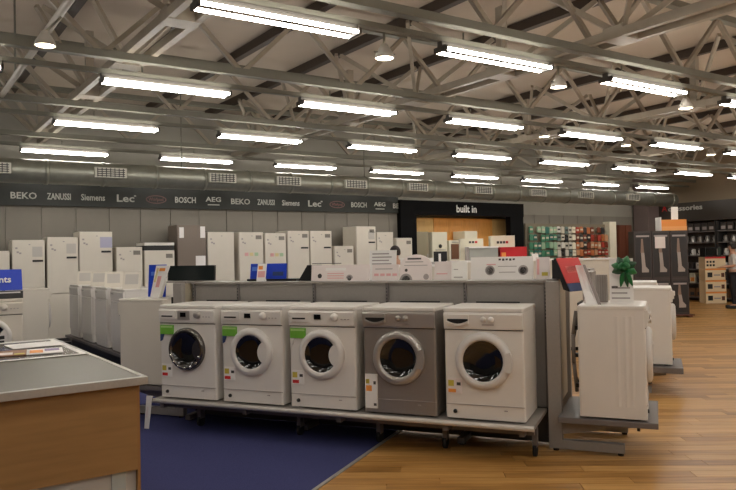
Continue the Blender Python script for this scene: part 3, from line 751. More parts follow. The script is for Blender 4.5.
prnt(t, tn, 0.03,0.16,0.22,0.26, mat('print_lightblue'))

# ------------------------------------------------------------------ service counter, left foreground
cr = thing('service_counter', 'wood-fronted service counter with grey top and steel edge', 'counter', (0.969,3.66,0), VA)
CW = 2.4; CD = 2.35
MB().box(-CW+0.03,-0.03,0.03,CD-0.03,0.915,0.950).build('worktop', CTOP, cr)
MB().box(-CW,0.0,0.0,0.03,0.913,0.954).build('steel_edge', STEEL, cr, bevel=0.003)
MB().box(-0.03,0.0,0.03,CD,0.913,0.954).build('steel_edge', STEEL, cr, bevel=0.003)
MB().box(-CW,-0.03,CD-0.03,CD,0.913,0.954).build('steel_edge', STEEL, cr, bevel=0.003)
MB().box(-CW,-0.045,0.05,0.075,0.47,0.913).build('front_panel', CWOOD, cr)
MB().box(-0.045,-0.03,0.05,CD-0.05,0.0,0.913).build('end_panel', CWOODE, cr)
MB().box(-CW,-0.045,0.085,0.105,0.0,0.47).build('lower_panel', mat('counter_lower', (196,190,180), 0.4, nscale=3, namt=0.04), cr)
MB().box(-0.17,-0.10,0.075,0.085,0.0,0.47).build('aluminium_strip', mat('alu_strip', (186,200,204), 0.25, metal=0.4), cr)
MB().box(-CW,-CW+0.02,0.105,CD-0.05,0.0,0.913).build('end_panel', CWOODE, cr)
MB().box(-CW,-0.045,CD-0.07,CD-0.05,0.0,0.913).build('back_panel', CWOODE, cr)
ZC = 0.952
def flat(name, label, cat, x, y, w_, h_, rz, m, th=0.003, z=ZC):
    o = MB().box(-w_/2,w_/2,-h_/2,h_/2,0,th).build(name, m, None, (x,y,z), rz); return tag(o, label, cat)
o = thing('counter_mat', 'white-bordered clear mat with leaflets on the counter top', 'mat', (0.44,5.35,ZC), VA)
MB().box(-0.62,0.42,-0.56,0.56,0,0.003).build('mat_sheet', mat('mat_grey', (120,116,108), 0.2), o)
for bx_ in ((-0.62,0.42,0.52,0.56),(-0.62,0.42,-0.56,-0.52),(0.385,0.42,-0.52,0.52),(-0.62,-0.585,-0.52,0.52)):
    MB().box(*bx_,0.003,0.006).build('mat_border', CARD, o)
flat('leaflet', 'white leaflet lying at the back of the counter mat', 'leaflet', 0.66, 5.55, 0.34, 0.30, 0.1, CARD, 0.004, ZC+0.0075)
t = thing('magazine', 'open brown and white catalogue lying on the counter mat', 'magazine', (0.56,5.12,ZC+0.0075), -0.12)
MB().box(-0.22,0.0,-0.14,0.14,0,0.006).build('page', mat('page_brown', (150,104,74), 0.5), t); MB().box(0.002,0.22,-0.14,0.14,0,0.006).build('page', CARD, t)
MB().box(0.02,0.10,-0.10,0.06,0.006,0.0072).build('print_block', ORANGE, t); MB().box(0.11,0.20,-0.02,0.10,0.006,0.0072).build('print_block', mat('print_lilac', (150,130,170), 0.5), t)
MB().box(-0.20,-0.08,-0.10,0.02,0.006,0.0072).build('print_block', CARDP, t); MB().box(-0.07,-0.01,-0.12,-0.05,0.006,0.0072).build('print_block', YELLOW, t)
flat('leaflet', 'pink and white leaflet at the near left of the mat', 'leaflet', 0.20, 4.98, 0.26, 0.2, 0.15, CARDP, 0.004, ZC+0.0075)
t = thing('stapler', 'small black stapler at the left edge of counter', 'stapler', (0.42,6.0-0.05,ZC), 0.1)
MB().rbox(-0.08,0.08,-0.02,0.02,0,0.018,0.01).build('base', BLACK, t); MB().prism([(-0.07,0.02),(0.08,0.03),(0.08,0.055),(-0.06,0.045)], 'y', -0.016, 0.016).build('arm', BLACK, t)
MB().box(-0.075,-0.05,-0.014,0.014,0.016,0.03).build('hinge', DARKGREY, t)

# ------------------------------------------------------------------ appliances behind the counter
def plinth(label, x0, x1, y0, y1, z, rz=0, loc=(0,0)):
    t = thing('display_plinth', label, 'plinth', (loc[0],loc[1],0), rz)
    MB().box(x0,x1,y0,y1,z-0.04,z).build('deck', GREYD, t, bevel=0.003)
    MB().box(x0+0.08,x1-0.08,y0+0.08,y1-0.08,0,z-0.04).build('base', BLACK, t)
    MB().box(x0,x1,y0-0.006,y0,z-0.045,z+0.003).build('front_lip', BLACK, t)
    return t
plinth('low dark plinth behind the counter under the blue sign', -0.35, 0.95, 7.9, 8.75, 0.34)
washer('white machine under the blue sign at the left edge of photo', (0.245,8.02,0.343), 0, 'ivory', stickers=[('energy',)], group='machines behind the counter')
washer('white machine at left frame edge beyond the blue sign', (-0.385,8.02,0.343), 0, 'ivory', group='machines behind the counter')
t = thing('sign_box', 'blue slanted sign box with white lettering on a dark base', 'sign', (0.33,8.04,0.346+HM), 0)
MB().prism([(0.0,0.085),(0.16,0.085),(0.16,0.30),(0.07,0.30)], 'x', -0.3, 0.52).build('sign_face', BLUE, t)
MB().box(-0.28,0.525,0.0,0.20,0.0,0.075).build('base', DARKGREY, t)
MB().box(0.30,0.50,-0.004,0.0,0.055,0.068).build('base_label', CARD, t)
lt = letter('Payments', 0.095, LETTERW, t, (0.235,0.026,0.195), rx=math.radians(90-18), width=0.36)
plinth('low dark plinth far behind the counter by the fridges', 0.75, 1.6, 10.75, 11.6, 0.34)
t = washer('plain white machine between the blue sign and the fridges', (1.50,10.86,0.342), math.pi/2, 'ivory', group='machines behind the counter')
# left aisle row
plinth('long low shelf with its shadow built as a black base, under the left aisle row of machines', 0, 0.86, -1.75, 1.75, 0.34, VA, (2.06,10.92))  # black base stands in for the shadow beneath the raised shelf
for i in range(4):
    y = 9.25+0.84*i
    washer('white flat-fronted dishwasher, %s from the near end of the left aisle row' % ORD[i], (2.13-0.045*i*0.84, y+0.62, 0.343), -math.pi/2+VA, 'plain', 'dishwasher', group='dishwashers in the left aisle row')
    t = thing('price_stand', 'small white slanted price stand, %s along the left aisle row' % ORD[i], 'price stand', (2.16-0.038*i, y+0.12, 0.346+HM), -0.5+0.25*(i%2), 'price stands on the left aisle row')
    MB().prism([(0.0,0.0),(0.012,0.0),(0.10,0.22),(0.088,0.22)], 'x', 0, 0.24).build('card', WHITE2, t)
    MB().prism([(0.05,0.0),(0.20,0.0),(0.10,0.19)], 'x', 0.09, 0.12).build('support', GREY, t)
    MB().add([(0.03,0.022,0.06),(0.20,0.022,0.06),(0.20,0.074,0.19),(0.03,0.074,0.19),(0.03,0.026,0.06),(0.20,0.026,0.06),(0.20,0.078,0.19),(0.03,0.078,0.19)], [(0,1,2,3),(7,6,5,4),(0,4,5,1),(1,5,6,2),(2,6,7,3),(3,7,4,0)]).build('print_block', mat('sticker_pale_grey', (196,190,182), 0.5), t)

# ------------------------------------------------------------------ fridges along the back wall
def fridge(label, x, y, w_, z0, h_, split=0.55, m=WHITE2, extras='', d=0.62):
    t = thing('fridge', label, 'fridge', (x,y,z0), 0, 'fridges along the back wall')
    MB().box(0,w_,0.05,d,0.02,h_).build('cabinet', m, t, bevel=0.008)
    for fx in (0.05,w_-0.05): MB().tube((fx,0.12,0), (fx,0.12,0.025), 0.02, 8).build('foot', RUBBER, t)
    for fx in (0.05,w_-0.05): MB().tube((fx,d-0.06,0), (fx,d-0.06,0.025), 0.02, 8).build('foot', RUBBER, t)
    zs = h_*split
    if split: lo = MB().rbox(0.0,w_,0,0.046,0.06,zs-0.006,0.012).build('door', m, t)
    up = MB().rbox(0.0,w_,0,0.046,(zs+0.006) if split else 0.06,h_-0.004,0.012).build('door', m, t)
    MB().box(0.01,w_-0.01,0.02,0.05,0.02,0.06).build('kick_plate', DARKGREY, t)
    if 'h' in extras: MB().box(w_-0.20,w_-0.03,-0.012,0,h_-0.39,h_-0.355).build('handle', BLACK, up)
    if 'm' in extras: MB().box(w_-0.20,w_-0.04,-0.003,0,h_-0.30,h_-0.12).build('sticker', mat('sticker_pale_grey', (196,190,182), 0.5), up)
    if 'b' in extras: MB().box(w_-0.22,w_-0.005,-0.003,0,h_-0.30,h_-0.10).build('sticker', mat('sticker_pale_blue', (178,176,200), 0.5), up)
    if 'd' in extras: MB().box(w_-0.17,w_-0.04,-0.003,0,h_-0.15,h_-0.07).build('sticker', mat('sticker_mid_grey', (130,124,114), 0.5), up)
    if 's' in extras:
        for q,(sx,sz) in enumerate(((0.05,0.13),(0.11,0.22),(0.07,0.20))): MB().box(sx,sx+0.035,-0.003,0,h_-sz-0.03,h_-sz).build('sticker', TEXTG, up)
        MB().box(w_/2,w_/2+0.03,-0.003,0,h_-0.09,h_-0.075).build('badge', TEXTG, up)
    if 'c' in extras:
        for q,c_ in enumerate((PINK, mat('print_pale_yellow2',(224,206,150),0.5), mat('pale_green2',(170,200,160),0.5))): MB().box(0.12+q*0.11,0.2+q*0.11,-0.003,0,h_-0.50,h_-0.43).build('sticker', c_, up)
    if 'w' in extras:
        MB().box(0.04,0.13,-0.003,0,h_-0.26,h_-0.05).build('sticker', CARD, up); MB().box(w_-0.12,w_-0.02,-0.003,0,h_-0.26,h_-0.03).build('sticker', CARD, up)
        MB().box(w_-0.22,w_-0.02,-0.003,0,h_-0.82,h_-0.62).build('sticker', CARD, up)
    return t
plf = plinth('long low dark plinth under the row of fridges', 0.4, 10.0, 13.38, 14.2, 0.14)
FY = 13.5; FZ = 0.143
fridge('white fridge cut by the left edge of the photo', 0.68, FY, 0.55, FZ, 1.64, 0.5)
fridge('white fridge with a dark handle, above the plain white machine', 1.27, FY, 0.52, FZ, 1.83, 0.5, extras='mhs')
fridge('white fridge-freezer with visible door split, left of the blue-labelled one', 1.83, FY, 0.52, FZ, 1.88, 0.46, extras='ms'+'h')
fridge('tall white fridge with pale blue label, left of the short fridges', 2.37, FY, 0.58, FZ, 1.98, 0.46, extras='bhs')
fridge('short white fridge right of the blue-labelled one', 3.02, FY, 0.48, FZ, 1.69, 0.5, extras='sd')
t = fridge('white fridge with coloured stickers and a raised white lid', 3.54, FY, 0.58, FZ, 1.62, 0.0, extras='cd')
MB().box(0,0.58,0.04,0.62,1.62,1.715).build('dark_band', BLACK, t); MB().box(0.0,0.58,0.0,0.62,1.715,1.77).build('lid', WHITE, t)
fridge('tall grey steel fridge with white stickers', 4.18, FY, 0.585, FZ, 2.12, 0.42, m=mat('fridge_grey_steel', (118,106,96), 0.35, metal=0.3), extras='w')
fridge('tall white fridge next to the grey steel fridge', 4.80, FY, 0.56, FZ, 1.98, 0.46, extras='s')
fridge('tall white fridge above the left half of the blue sign', 5.47, FY, 0.54, FZ, 1.98, 0.46, extras='sdc')
fridge('narrower white fridge above the right half of the blue sign', 6.05, FY, 0.49, FZ, 1.96, 0.46, extras='sdc')
fridge('tall white fridge above the black easel, left of its twin', 6.58, FY, 0.52, FZ, 2.01, 0.46, extras='dh'+'s')
fridge('tall white fridge with a mid-height dark handle, beside the small fridge', 7.13, FY, 0.54, FZ, 2.01, 0.46, extras='dhs')
fridge('small white fridge between two taller ones', 7.74, FY, 0.50, FZ, 1.67, 0.5, extras='sd')
fridge('tallest white fridge showing its left side', 8.31, FY-0.02, 0.53, FZ, 2.12, 0.46, extras='dhm')
fridge('white fridge right of the tallest one', 8.88, FY, 0.47, FZ, 1.99, 0.46, extras='s')
fridge('low white fridge beside the black portal of the kitchen', 9.44, FY, 0.46, FZ, 1.85, 0.5, extras='d')

# ------------------------------------------------------------------ built-in kitchen alcove
KX = [10.55+0.5345*i for i in range(7)]
for i, x in enumerate(KX):
    m = KWOODP if i in (0,1,6) else KWOOD
    t = thing('kitchen_cupboard', 'tall %s kitchen cupboard, %s from the left in the alcove' % ('pale wood' if m is KWOODP else 'orange wood', ORD[i]), 'cupboard', (x,14.85,0), 0, 'built-in kitchen cupboards')
    MB().box(0,0.533,0.02,0.52,0.1,2.58).build('carcass', m, t)
    d = MB().box(0.005,0.53,0,0.02,1.75,2.575).build('door', m, t); MB().box(0.45,0.465,-0.025,0,1.8,1.95).build('handle', STEEL, d)
    d = MB().box(0.005,0.53,0,0.02,0.12,1.74).build('door', m, t); MB().box(0.45,0.465,-0.025,0,1.45,1.6).build('handle', STEEL, d)
    MB().box(0.0,0.533,0.05,0.5,0,0.1).build('plinth', BLACK, t)
wm = mat('alcove_lamp', (255,240,210), 0.5)
al = glow('alcove_glow', (1.0,0.80,0.48), 24.0)
for i, x in enumerate((10.95,11.75,12.55,13.35)):
    t = thing('downlight', 'recessed warm downlight over the kitchen alcove, %s from left' % ORD[i], 'lamp', (x,14.62,2.95), 0, 'warm downlights in the kitchen alcove')
    MB().lathe([(0.06,0.0),(0.06,-0.03),(0.05,-0.03),(0.05,0.0)], (0,0,0), 'z', 16).build('trim_ring', STEEL, t)
    MB().lathe([(0,-0.012),(0.05,-0.012),(0.05,-0.006),(0,-0.006)], (0,0,0), 'z', 16).build('lens', al, t)
# appliances standing in front of the cupboards
def box_appl(name, label, cat, x, y, w_, d, z0, z1, m):
    t = thing(name, label, cat, (x,y,z0)); MB().box(0,w_,0,d,0,z1-z0).build('body', m, t, bevel=0.01); return t
t = box_appl('fridge', 'narrow grey steel fridge inside the kitchen alcove', 'fridge', 10.56, 14.36, 0.50, 0.45, 0.0, 2.18, mat('alcove_steel', (150,142,118), 0.4, metal=0.3))
MB().box(0.01,0.49,-0.015,0,0.9,2.17).build('door', mat('alcove_steel'), t); MB().box(0.43,0.45,-0.04,-0.015,1.1,1.6).build('handle', STEEL, t)
t = box_appl('cooker', 'cream cooker unit with black oven front in the alcove', 'cooker', 11.14, 14.30, 0.50, 0.5, 0.0, 2.17, CREAM)
MB().box(0.03,0.47,-0.015,0,1.15,1.66).build('oven_door', BLACK, t); MB().box(0.18,0.26,-0.018,-0.015,1.3,1.6).build('oven_window', CARD, t)
MB().tube((0.08,-0.03,1.70), (0.42,-0.03,1.70), 0.01, 8).build('oven_handle', STEEL, t); MB().lathe([(0,-0.02),(0.05,-0.02),(0.05,0)], (0.25,-0.01,1.80), 'y', 14).build('dial', BLACK, t)
t = box_appl('oven', 'small brown glass oven right of the cream cooker', 'oven', 11.70, 14.30, 0.48, 0.5, 0.0, 1.95, CREAM)
MB().box(0.06,0.42,-0.015,0,1.45,1.85).build('oven_door', mat('brown_glass', (120,86,66), 0.2), t); MB().tube((0.08,-0.03,1.90), (0.40,-0.03,1.90), 0.01, 8).build('oven_handle', STEEL, t)
t = box_appl('tall_cabinet', 'pale beige tall cabinet in the middle of the alcove', 'cabinet', 12.25, 14.32, 0.45, 0.48, 0.0, 2.20, CREAM)
MB().box(0.01,0.44,-0.018,0,0.1,2.18).build('door', CREAM, t); MB().box(0.38,0.40,-0.035,-0.018,1.1,1.3).build('handle', STEEL, t)

# ------------------------------------------------------------------ mid-shop stands behind the front row
def island(label, x, y, w_, d, h_, rz, m):
    t = thing('display_stand', label, 'display stand', (x,y,0), rz)
    MB().box(0,w_,0,d,0.06,h_-0.03).build('body', m, t); MB().box(-0.02,w_+0.02,-0.02,d+0.02,h_-0.03,h_).build('top', CARD, t, bevel=0.004)
    MB().box(0.04,w_-0.04,0.04,d-0.04,0,0.06).build('plinth', BLACK, t)
    return t
DIRR = -YAW
island('white mid-shop island counter carrying the red box', 7.05, 8.55, 2.6, 0.7, 1.46, DIRR, WHITE2)
cpt = Vector((7.05,8.55,0)); rdx = Vector((math.cos(DIRR),math.sin(DIRR),0)); rdy = Vector((-math.sin(DIRR),math.cos(DIRR),0))
def on_island(x, y=0.1, z=1.46): return cpt+rdx*x+rdy*y+Vector((0,0,z))
t = thing('glass_case', 'low grey glass case left of the red box', 'case', on_island(0.30,0.15), DIRR)
MB().box(0,0.46,0,0.3,0,0.20).build('case_glass', mat('case_grey_glass', (170,172,166), 0.15), t); MB().box(-0.01,0.47,-0.01,0.31,0.20,0.225).build('case_lid', CARD, t); MB().box(-0.03,-0.005,0,0.3,0,0.22).build('end_post', TEXTG, t)
t = thing('carton', 'bright red carton on the mid-shop island', 'box', on_island(0.79,0.12), DIRR)
MB().box(0,0.43,0,0.3,0,0.205).build('box_body', REDBOX, t, bevel=0.004); MB().box(0.02,0.09,-0.002,0,0.0,0.12).build('box_label', ORANGE, t); MB().box(0.0,0.43,0.148,0.152,0.205,0.207).build('tape', mat('tape_dark_red',(150,14,22),0.3), t)
t = thing('white_carton', 'white carton with dark and red lettering left of the glass case', 'box', on_island(0.14,0.475), DIRR)
MB().box(0.06,0.44,0,0.2,0,0.36).build('box_body', CREAM, t); 
for q in range(3): MB().box(0.20+q*0.05,0.24+q*0.05,-0.003,0,0.285,0.32).build('box_print', RED if q == 2 else TEXTD, t)
t = thing('white_carton', 'white carton with dark lettering behind the red carton', 'box', on_island(0.70,0.46), DIRR)
MB().box(0,0.40,0,0.2,0,0.40).build('box_body', CREAM, t)
for q in range(4): MB().box(0.10+q*0.05,0.14+q*0.05,-0.003,0,0.27,0.31).build('box_print', RED if q == 3 else TEXTD, t)
t = thing('price_stand', 'small white price card right of the red carton', 'price stand', on_island(1.30,0.10), DIRR)
MB().prism([(0.0,0.0),(0.02,0.0),(0.05,0.09),(0.03,0.09)], 'x', 0, 0.10).build('card', CARD, t); MB().prism([(0.02,0),(0.09,0),(0.045,0.08)], 'x', 0.03, 0.05).build('support', CARD, t)
island('pale mid-shop island counter behind the pink posters', 5.05, 8.75, 1.6, 0.7, 1.42, DIRR, WHITE2)
c2 = Vector((5.05,8.75,0))
t = thing('hood_display', 'slim chrome and white hob display beside the cream cooker', 'display', c2+rdx*0.95+rdy*0.2+Vector((0,0,1.42)), DIRR)
MB().box(0,0.5,0,0.3,0,0.04).build('hob_plate', STEEL, t)
for q in range(2): MB().lathe([(0.07,0.04),(0.07,0.052),(0.04,0.052),(0.04,0.04)], (0.13+q*0.24,0.15,0), 'z', 16).build('burner', BLACK, t)
MB().box(0,0.5,0.29,0.3,0.04,0.10).build('back_splash', CARD, t)

# ------------------------------------------------------------------ pegboard of small packs
t0 = thing('pegboard', 'pale pegboard wall unit carrying hanging packs', 'pegboard', (14.4,14.18,0))
MB().box(0,3.45,0,0.05,0.9,2.42).build('board', mat('peg_beige', (120,110,92), 0.7), t0)
MB().box(0,3.45,-0.35,0.05,0.86,0.90).build('base_shelf', CREAM, t0); MB().box(0.05,3.4,-0.30,0.05,0,0.86).build('base_cabinet', CREAM, t0)
packc = [[mat('pack_green',(70,130,100),0.5), mat('pack_pale_green',(150,180,150),0.5), mat('pack_teal',(40,100,90),0.5)],
         [mat('pack_beige',(190,184,168),0.5), BLACK, mat('pack_teal_grey',(96,116,110),0.5), mat('pack_white',(206,202,192),0.5)], [mat('pack_blue',(90,110,170),0.5), CREAM],
         [mat('pack_red',(160,58,44),0.5), mat('pack_dull_orange',(176,104,62),0.5), mat('pack_rust',(120,60,40),0.5), mat('pack_tan',(186,140,104),0.5), DARKGREY]]
pkb = {}
names_c = [('green','green packs on the pegboard'),('white and black','white packs on the pegboard'),('blue','blue packs on the pegboard'),('red and orange','red packs on the pegboard')]
for r in range(5):
    for c in range(21):
        zone = 0 if c < 7 else (1 if c < 11 else (2 if c < 12 else 3))
        if random.random() < 0.06: continue
        ms = packc[zone]; m = ms[(r*3+c*2+random.randint(0,1))%len(ms)]
        o = thing('blister_pack', 'small %s pack, %s from left in the %s row of the pegboard' % (names_c[zone][0], ORD[c], ['top','second','middle','fourth','lowest'][r]), 'pack', (14.44+c*0.162+random.uniform(-0.008,0.008), 14.06, 2.34-r*0.225-random.uniform(0,0.02)), 0, names_c[zone][1])
        o.scale = (0.95, 1, random.uniform(0.75,1.0))
        key = m.name
        if key not in pkb:
            pkb[key] = (MB().box(0,0.15,0,0.035,-0.22,-0.03).mesh('pack_body', m), MB().box(0.02,0.13,-0.004,0,-0.14,-0.08).mesh('pack_label', mat('pack_label_cream',(196,186,166),0.6) if zone != 1 else DARKGREY), MB().prism([(0.0,-0.03),(0.15,-0.03),(0.11,0.0),(0.04,0.0)],'y',0.015,0.02).mesh('hang_tab', m),
                        MB().tube((0.075,-0.0,-0.012), (0.075,0.117,-0.012), 0.004, 6).mesh('peg_hook', STEEL))
        for nm, me in zip(('pack_body','pack_label','hang_tab','peg_hook'), pkb[key]):
            if nm != 'pack_label' or random.random() < 0.6: put(nm, me, o)

t = thing('wardrobe', 'dark red-brown wooden cabinet near the far corner', 'cabinet', (18.3,14.0,0))
MB().box(0,0.62,0.02,0.28,0,2.40).build('carcass', BROWN, t); MB().box(0.01,0.30,0,0.02,0.08,2.38).build('door', BROWN, t); MB().box(0.32,0.61,0,0.02,0.08,2.38).build('door', BROWN, t)
for x in (0.27,0.34): MB().box(x-0.01,x+0.01,-0.02,0,1.1,1.3).build('handle', STEEL, t)
t = thing('carton', 'black and yellow carton on top of a stand beside the brown cabinet', 'box', (18.55,13.35,1.55), -YAW)
MB().box(0,0.4,0,0.3,0,0.5).build('box_body', BLACK, t); MB().box(0.02,0.38,-0.003,0,0.36,0.49).build('box_print', YELLOW, t); MB().box(0.02,0.38,-0.003,0,0.02,0.12).build('box_print', mat('pack_teal'), t)
t = thing('display_stand', 'narrow dark stand under the black and yellow carton', 'display stand', (18.5,13.3,0), -YAW)
MB().box(0,0.5,0,0.4,0.05,1.52).build('body', BROWN, t); MB().box(-0.01,0.51,-0.01,0.41,1.52,1.55).build('top', DARKGREY, t); MB().box(0.03,0.47,0.03,0.37,0,0.05).build('plinth', BLACK, t)

# ------------------------------------------------------------------ dark upright-vacuum cartons
cb = Vector((14.02,10.33,0)); 
def vac_carton(label, i, z0, h_):
    p = cb+rdx*(i*0.425)
    t = thing('vacuum_carton', label, 'box', (p.x,p.y,z0), DIRR, 'dark upright vacuum cartons')
    MB().box(0,0.415,0,0.35,0,h_).build('box_body', CARTON, t, bevel=0.004)
    MB().box(0.03,0.385,-0.004,0,0.05,h_-0.05).build('front_print', CARTONF, t)
    MB().prism([(0.17,0.16),(0.33,0.16),(0.335,0.22),(0.26,0.30),(0.235,h_*0.55),(0.16,h_*0.55),(0.175,0.30)], 'y', -0.008, -0.004).build('printed_vacuum', mat('print_vac_grey', (168,156,148), 0.5), t)
    MB().prism([(0.15,h_*0.55),(0.23,h_*0.55),(0.21,h_*0.84),(0.17,h_*0.84)], 'y', -0.008, -0.004).build('printed_handle', mat('print_vac_tan', (140,118,104), 0.5), t)
    MB().box(0.05,0.36,-0.008,-0.004,h_-0.14,h_-0.10).build('print_strip', TEXTG, t)
    return t
for i, nm in enumerate(('left','middle','right')):
    vac_carton('dark carton printed with an upright vacuum, %s of the upper tier' % nm, i, 0.90, 1.13)
    vac_carton('dark carton printed with an upright vacuum, %s of the lower tier' % nm, i, 0.06, 0.84)
t = thing('pallet', 'low dark pallet under the vacuum cartons', 'pallet', cb-rdx*0.06-rdy*0.10, DIRR)
for q in range(5): MB().box(0,1.40,q*0.105,q*0.105+0.085,0.035,0.06).build('slat', BROWN, t)
for q in (0.05,0.66,1.27): MB().box(q,q+0.08,0,0.5,0,0.035).build('bearer', BROWN, t)
o = MB().box(0,0.24,-0.006,0.0,0,0.27).build('price_card', CARDP, None, cb+rdx*0.49-rdy*0.012+Vector((0,0,1.62)), DIRR); tag(o, 'pale square price card on the middle upper vacuum carton', 'card')
t = thing('sign_box', 'orange sign box on top of the vacuum cartons', 'sign', cb+rdx*0.66+Vector((0,0,2.03)), DIRR)
MB().box(0,0.60,0.02,0.30,0,0.26).build('box_body', ORANGE, t); MB().box(0,0.60,0,0.02,0,0.10).build('front_band', mat('pale_orange',(240,170,100),0.5), t); MB().box(-0.02,0.0,0,0.30,0,0.32).build('end_panel', CARD, t)
o = MB().box(0,0.16,0,0.012,0,0.30).build('price_card', mat('bright_card'), None, cb+rdx*0.94+rdy*0.1+Vector((0,0,2.293)), DIRR); tag(o, 'bright white upright card on the orange sign box', 'card')

# ------------------------------------------------------------------ accessory shelves on the right wall
def bay(label, y0, y1):
    t = thing('shelf_unit', label, 'shelf', (20.02, y0, 0))
    L_ = y1-y0
    MB().box(0.50,0.55,0,L_,0,2.44).build('back_panel', mat('shelf_back', (104,92,84), 0.6), t)
    for yy in (0, L_-0.03): MB().box(0,0.5,yy,yy+0.03,0,2.44).build('side_panel', DARKGREY, t)
    for z in SHZ: MB().box(0,0.5,0.03,L_-0.03,z-0.03,z).build('shelf', GREYD, t)
    return t
SHZ = [0.12,0.55,0.98,1.40,1.80,2.14]
bay('dark shelf unit of small appliances beside the orange-trimmed boxes', 11.9, 13.6)
bay('dark shelf unit of small appliances at the right edge of photo', 10.15, 11.86)
def kettle(label, x, y, z, m, grp):
    t = thing('kettle', label, 'kettle', (x,y,z), 0, grp)
    MB().lathe([(0,0),(0.085,0),(0.088,0.02),(0.07,0.17),(0.04,0.20),(0,0.20)], (0,0,0), 'z', 12).build('jug', m, t)
    MB().lathe([(0,0.225),(0.012,0.222),(0.012,0.20)], (0,0,0), 'z', 8).build('lid_knob', BLACK, t)
    MB().path([(-0.06,0,0.18),(-0.13,0,0.17),(-0.135,0,0.08),(-0.08,0,0.04)], 0.012, 6).build('handle', BLACK, t)
    MB().prism([(0.06,0.13),(0.11,0.19),(0.05,0.19)], 'y', -0.02, 0.02).build('spout', m, t)
def toaster(label, x, y, z, m, grp):
    t = thing('toaster', label, 'toaster', (x,y,z), 0, grp)
    MB().rbox(-0.15,0.15,-0.085,0.085,0,0.19,0.03).build('body', m, t, bevel=0.015)
    for q in (-0.04,0.04): MB().box(-0.11,0.11,q-0.012,q+0.012,0.19,0.193).build('slot', BLACK, t)
    MB().box(-0.165,-0.15,-0.02,0.02,0.11,0.13).build('lever', BLACK, t)
def smallbox(label, x, y, z, m, m2, grp, w_=0.19, h_=0.26):
    t = thing('carton', label, 'box', (x,y,z), 0, grp)
    MB().box(-0.13,0.13,-w_/2,w_/2,0,h_).build('box_body', m, t); MB().box(-0.134,-0.13,-w_/2+0.03,w_/2-0.03,0.04,h_*0.55).build('box_print', m2, t)
DK = mat('dark_appliance', (60,55,54), 0.35)
shelfn = {0.12:'bottom', 0.55:'second lowest', 0.98:'third lowest', 1.40:'third highest', 1.80:'second highest', 2.14:'top'}
for bi, (y0,y1,bn) in enumerate(((11.9,13.6,'left'),(10.15,11.86,'right'))):
    for si, z in enumerate(SHZ):
        n = 7
        zz = z; z = z+0.002
        for k in range(n):
            y = y0+0.16+(y1-y0-0.32)*k/(n-1)+random.uniform(-0.012,0.012)
            lab = ORD[n-1-k]+' from left, %s on the %s shelf of %s accessory unit'; gr = 'small goods on the %s shelf, %s accessory unit' % (shelfn[zz], bn)
            if si == 0: smallbox(lab % ('brown carton', shelfn[zz], bn), 20.25, y, z, mat('carton_brown',(132,96,66),0.6), DARKGREY, gr)
            elif si == 1: smallbox(lab % ('white and orange carton', shelfn[zz], bn), 20.25, y, z, CREAM if k%2 else ORANGE, ORANGE if k%2 else CREAM, gr, h_=0.30) if k%2 else toaster(lab % ('dark toaster', shelfn[zz], bn), 20.25, y, z, DK, gr)
            elif si == 2: toaster(lab % (('black toaster' if k%2 else 'white toaster'), shelfn[zz], bn), 20.22, y, z, DK if k%2 else WHITE, gr)
            elif si == 3: kettle(lab % (('white kettle' if k%3 != 1 else 'dark kettle'), shelfn[zz], bn), 20.22, y, z, WHITE if k%3 != 1 else DK, gr)
            elif si == 4: kettle(lab % ('steel kettle', shelfn[zz], bn), 20.22, y, z, SILVERL if k%2 else SILVER, gr)
            else: smallbox(lab % (('dark carton' if not (bi == 0 and k >= 5) else 'olive carton'), shelfn[zz], bn), 20.22, y, z, DK if not (bi == 0 and k >= 5) else mat('carton_olive',(110,120,60),0.6), TEXTG, gr, 0.19, 0.24)
# orange-trimmed box stack
sb = Vector((19.20,11.75,0))
for q in range(4):
    z = q*0.34
    t = thing('carton', 'white carton with orange trim, %s' % ['bottom of the stack on the floor','second from bottom of the stack','third from bottom of the stack','topmost of the stack with red band'][q], 'box', (sb.x,sb.y,z), DIRR, 'stack of orange-trimmed cartons')
    MB().box(0,0.60,0,0.4,0,0.335).build('box_body', mat('carton_cream',(232,210,174),0.6), t, bevel=0.003)
    MB().box(0,0.60,-0.003,0,0.285,0.335).build('trim_band', ORANGE if q < 3 else RED, t)
    if q < 3:
        MB().box(0.06,0.20,-0.003,0,0.08,0.22).build('picture_print', BLACK, t); MB().box(0.46,0.55,-0.003,0,0.08,0.20).build('picture_print', BROWN, t); MB().box(0.24,0.43,-0.003,0,0.12,0.16).build('text_print', TEXTG, t)
    else:
        for a_ in range(3):
            for b_ in range(2): MB().box(0.04+a_*0.09,0.10+a_*0.09,-0.003,0,0.06+b_*0.10,0.12+b_*0.10).build('picture_print', BLACK, t)
t = thing('microwave', 'black microwave oven on top of the carton stack', 'microwave', (sb.x+0.02,sb.y,1.36), DIRR)
MB().box(0,0.46,0,0.34,0.01,0.27).build('body', BLACK, t, bevel=0.006); MB().box(0.02,0.33,-0.01,0,0.03,0.25).build('door', GLASS, t); MB().box(0.35,0.45,-0.006,0,0.03,0.25).build('control_panel', mat('panel_green_dark',(30,46,36),0.4), t)
MB().box(0.335,0.345,-0.03,-0.008,0.05,0.23).build('handle', STEEL, t)
for fx in (0.04,0.42): MB().tube((fx,0.05,0), (fx,0.05,0.012), 0.015, 8).build('foot', RUBBER, t); MB().tube((fx,0.29,0), (fx,0.29,0.012), 0.015, 8).build('foot', RUBBER, t)

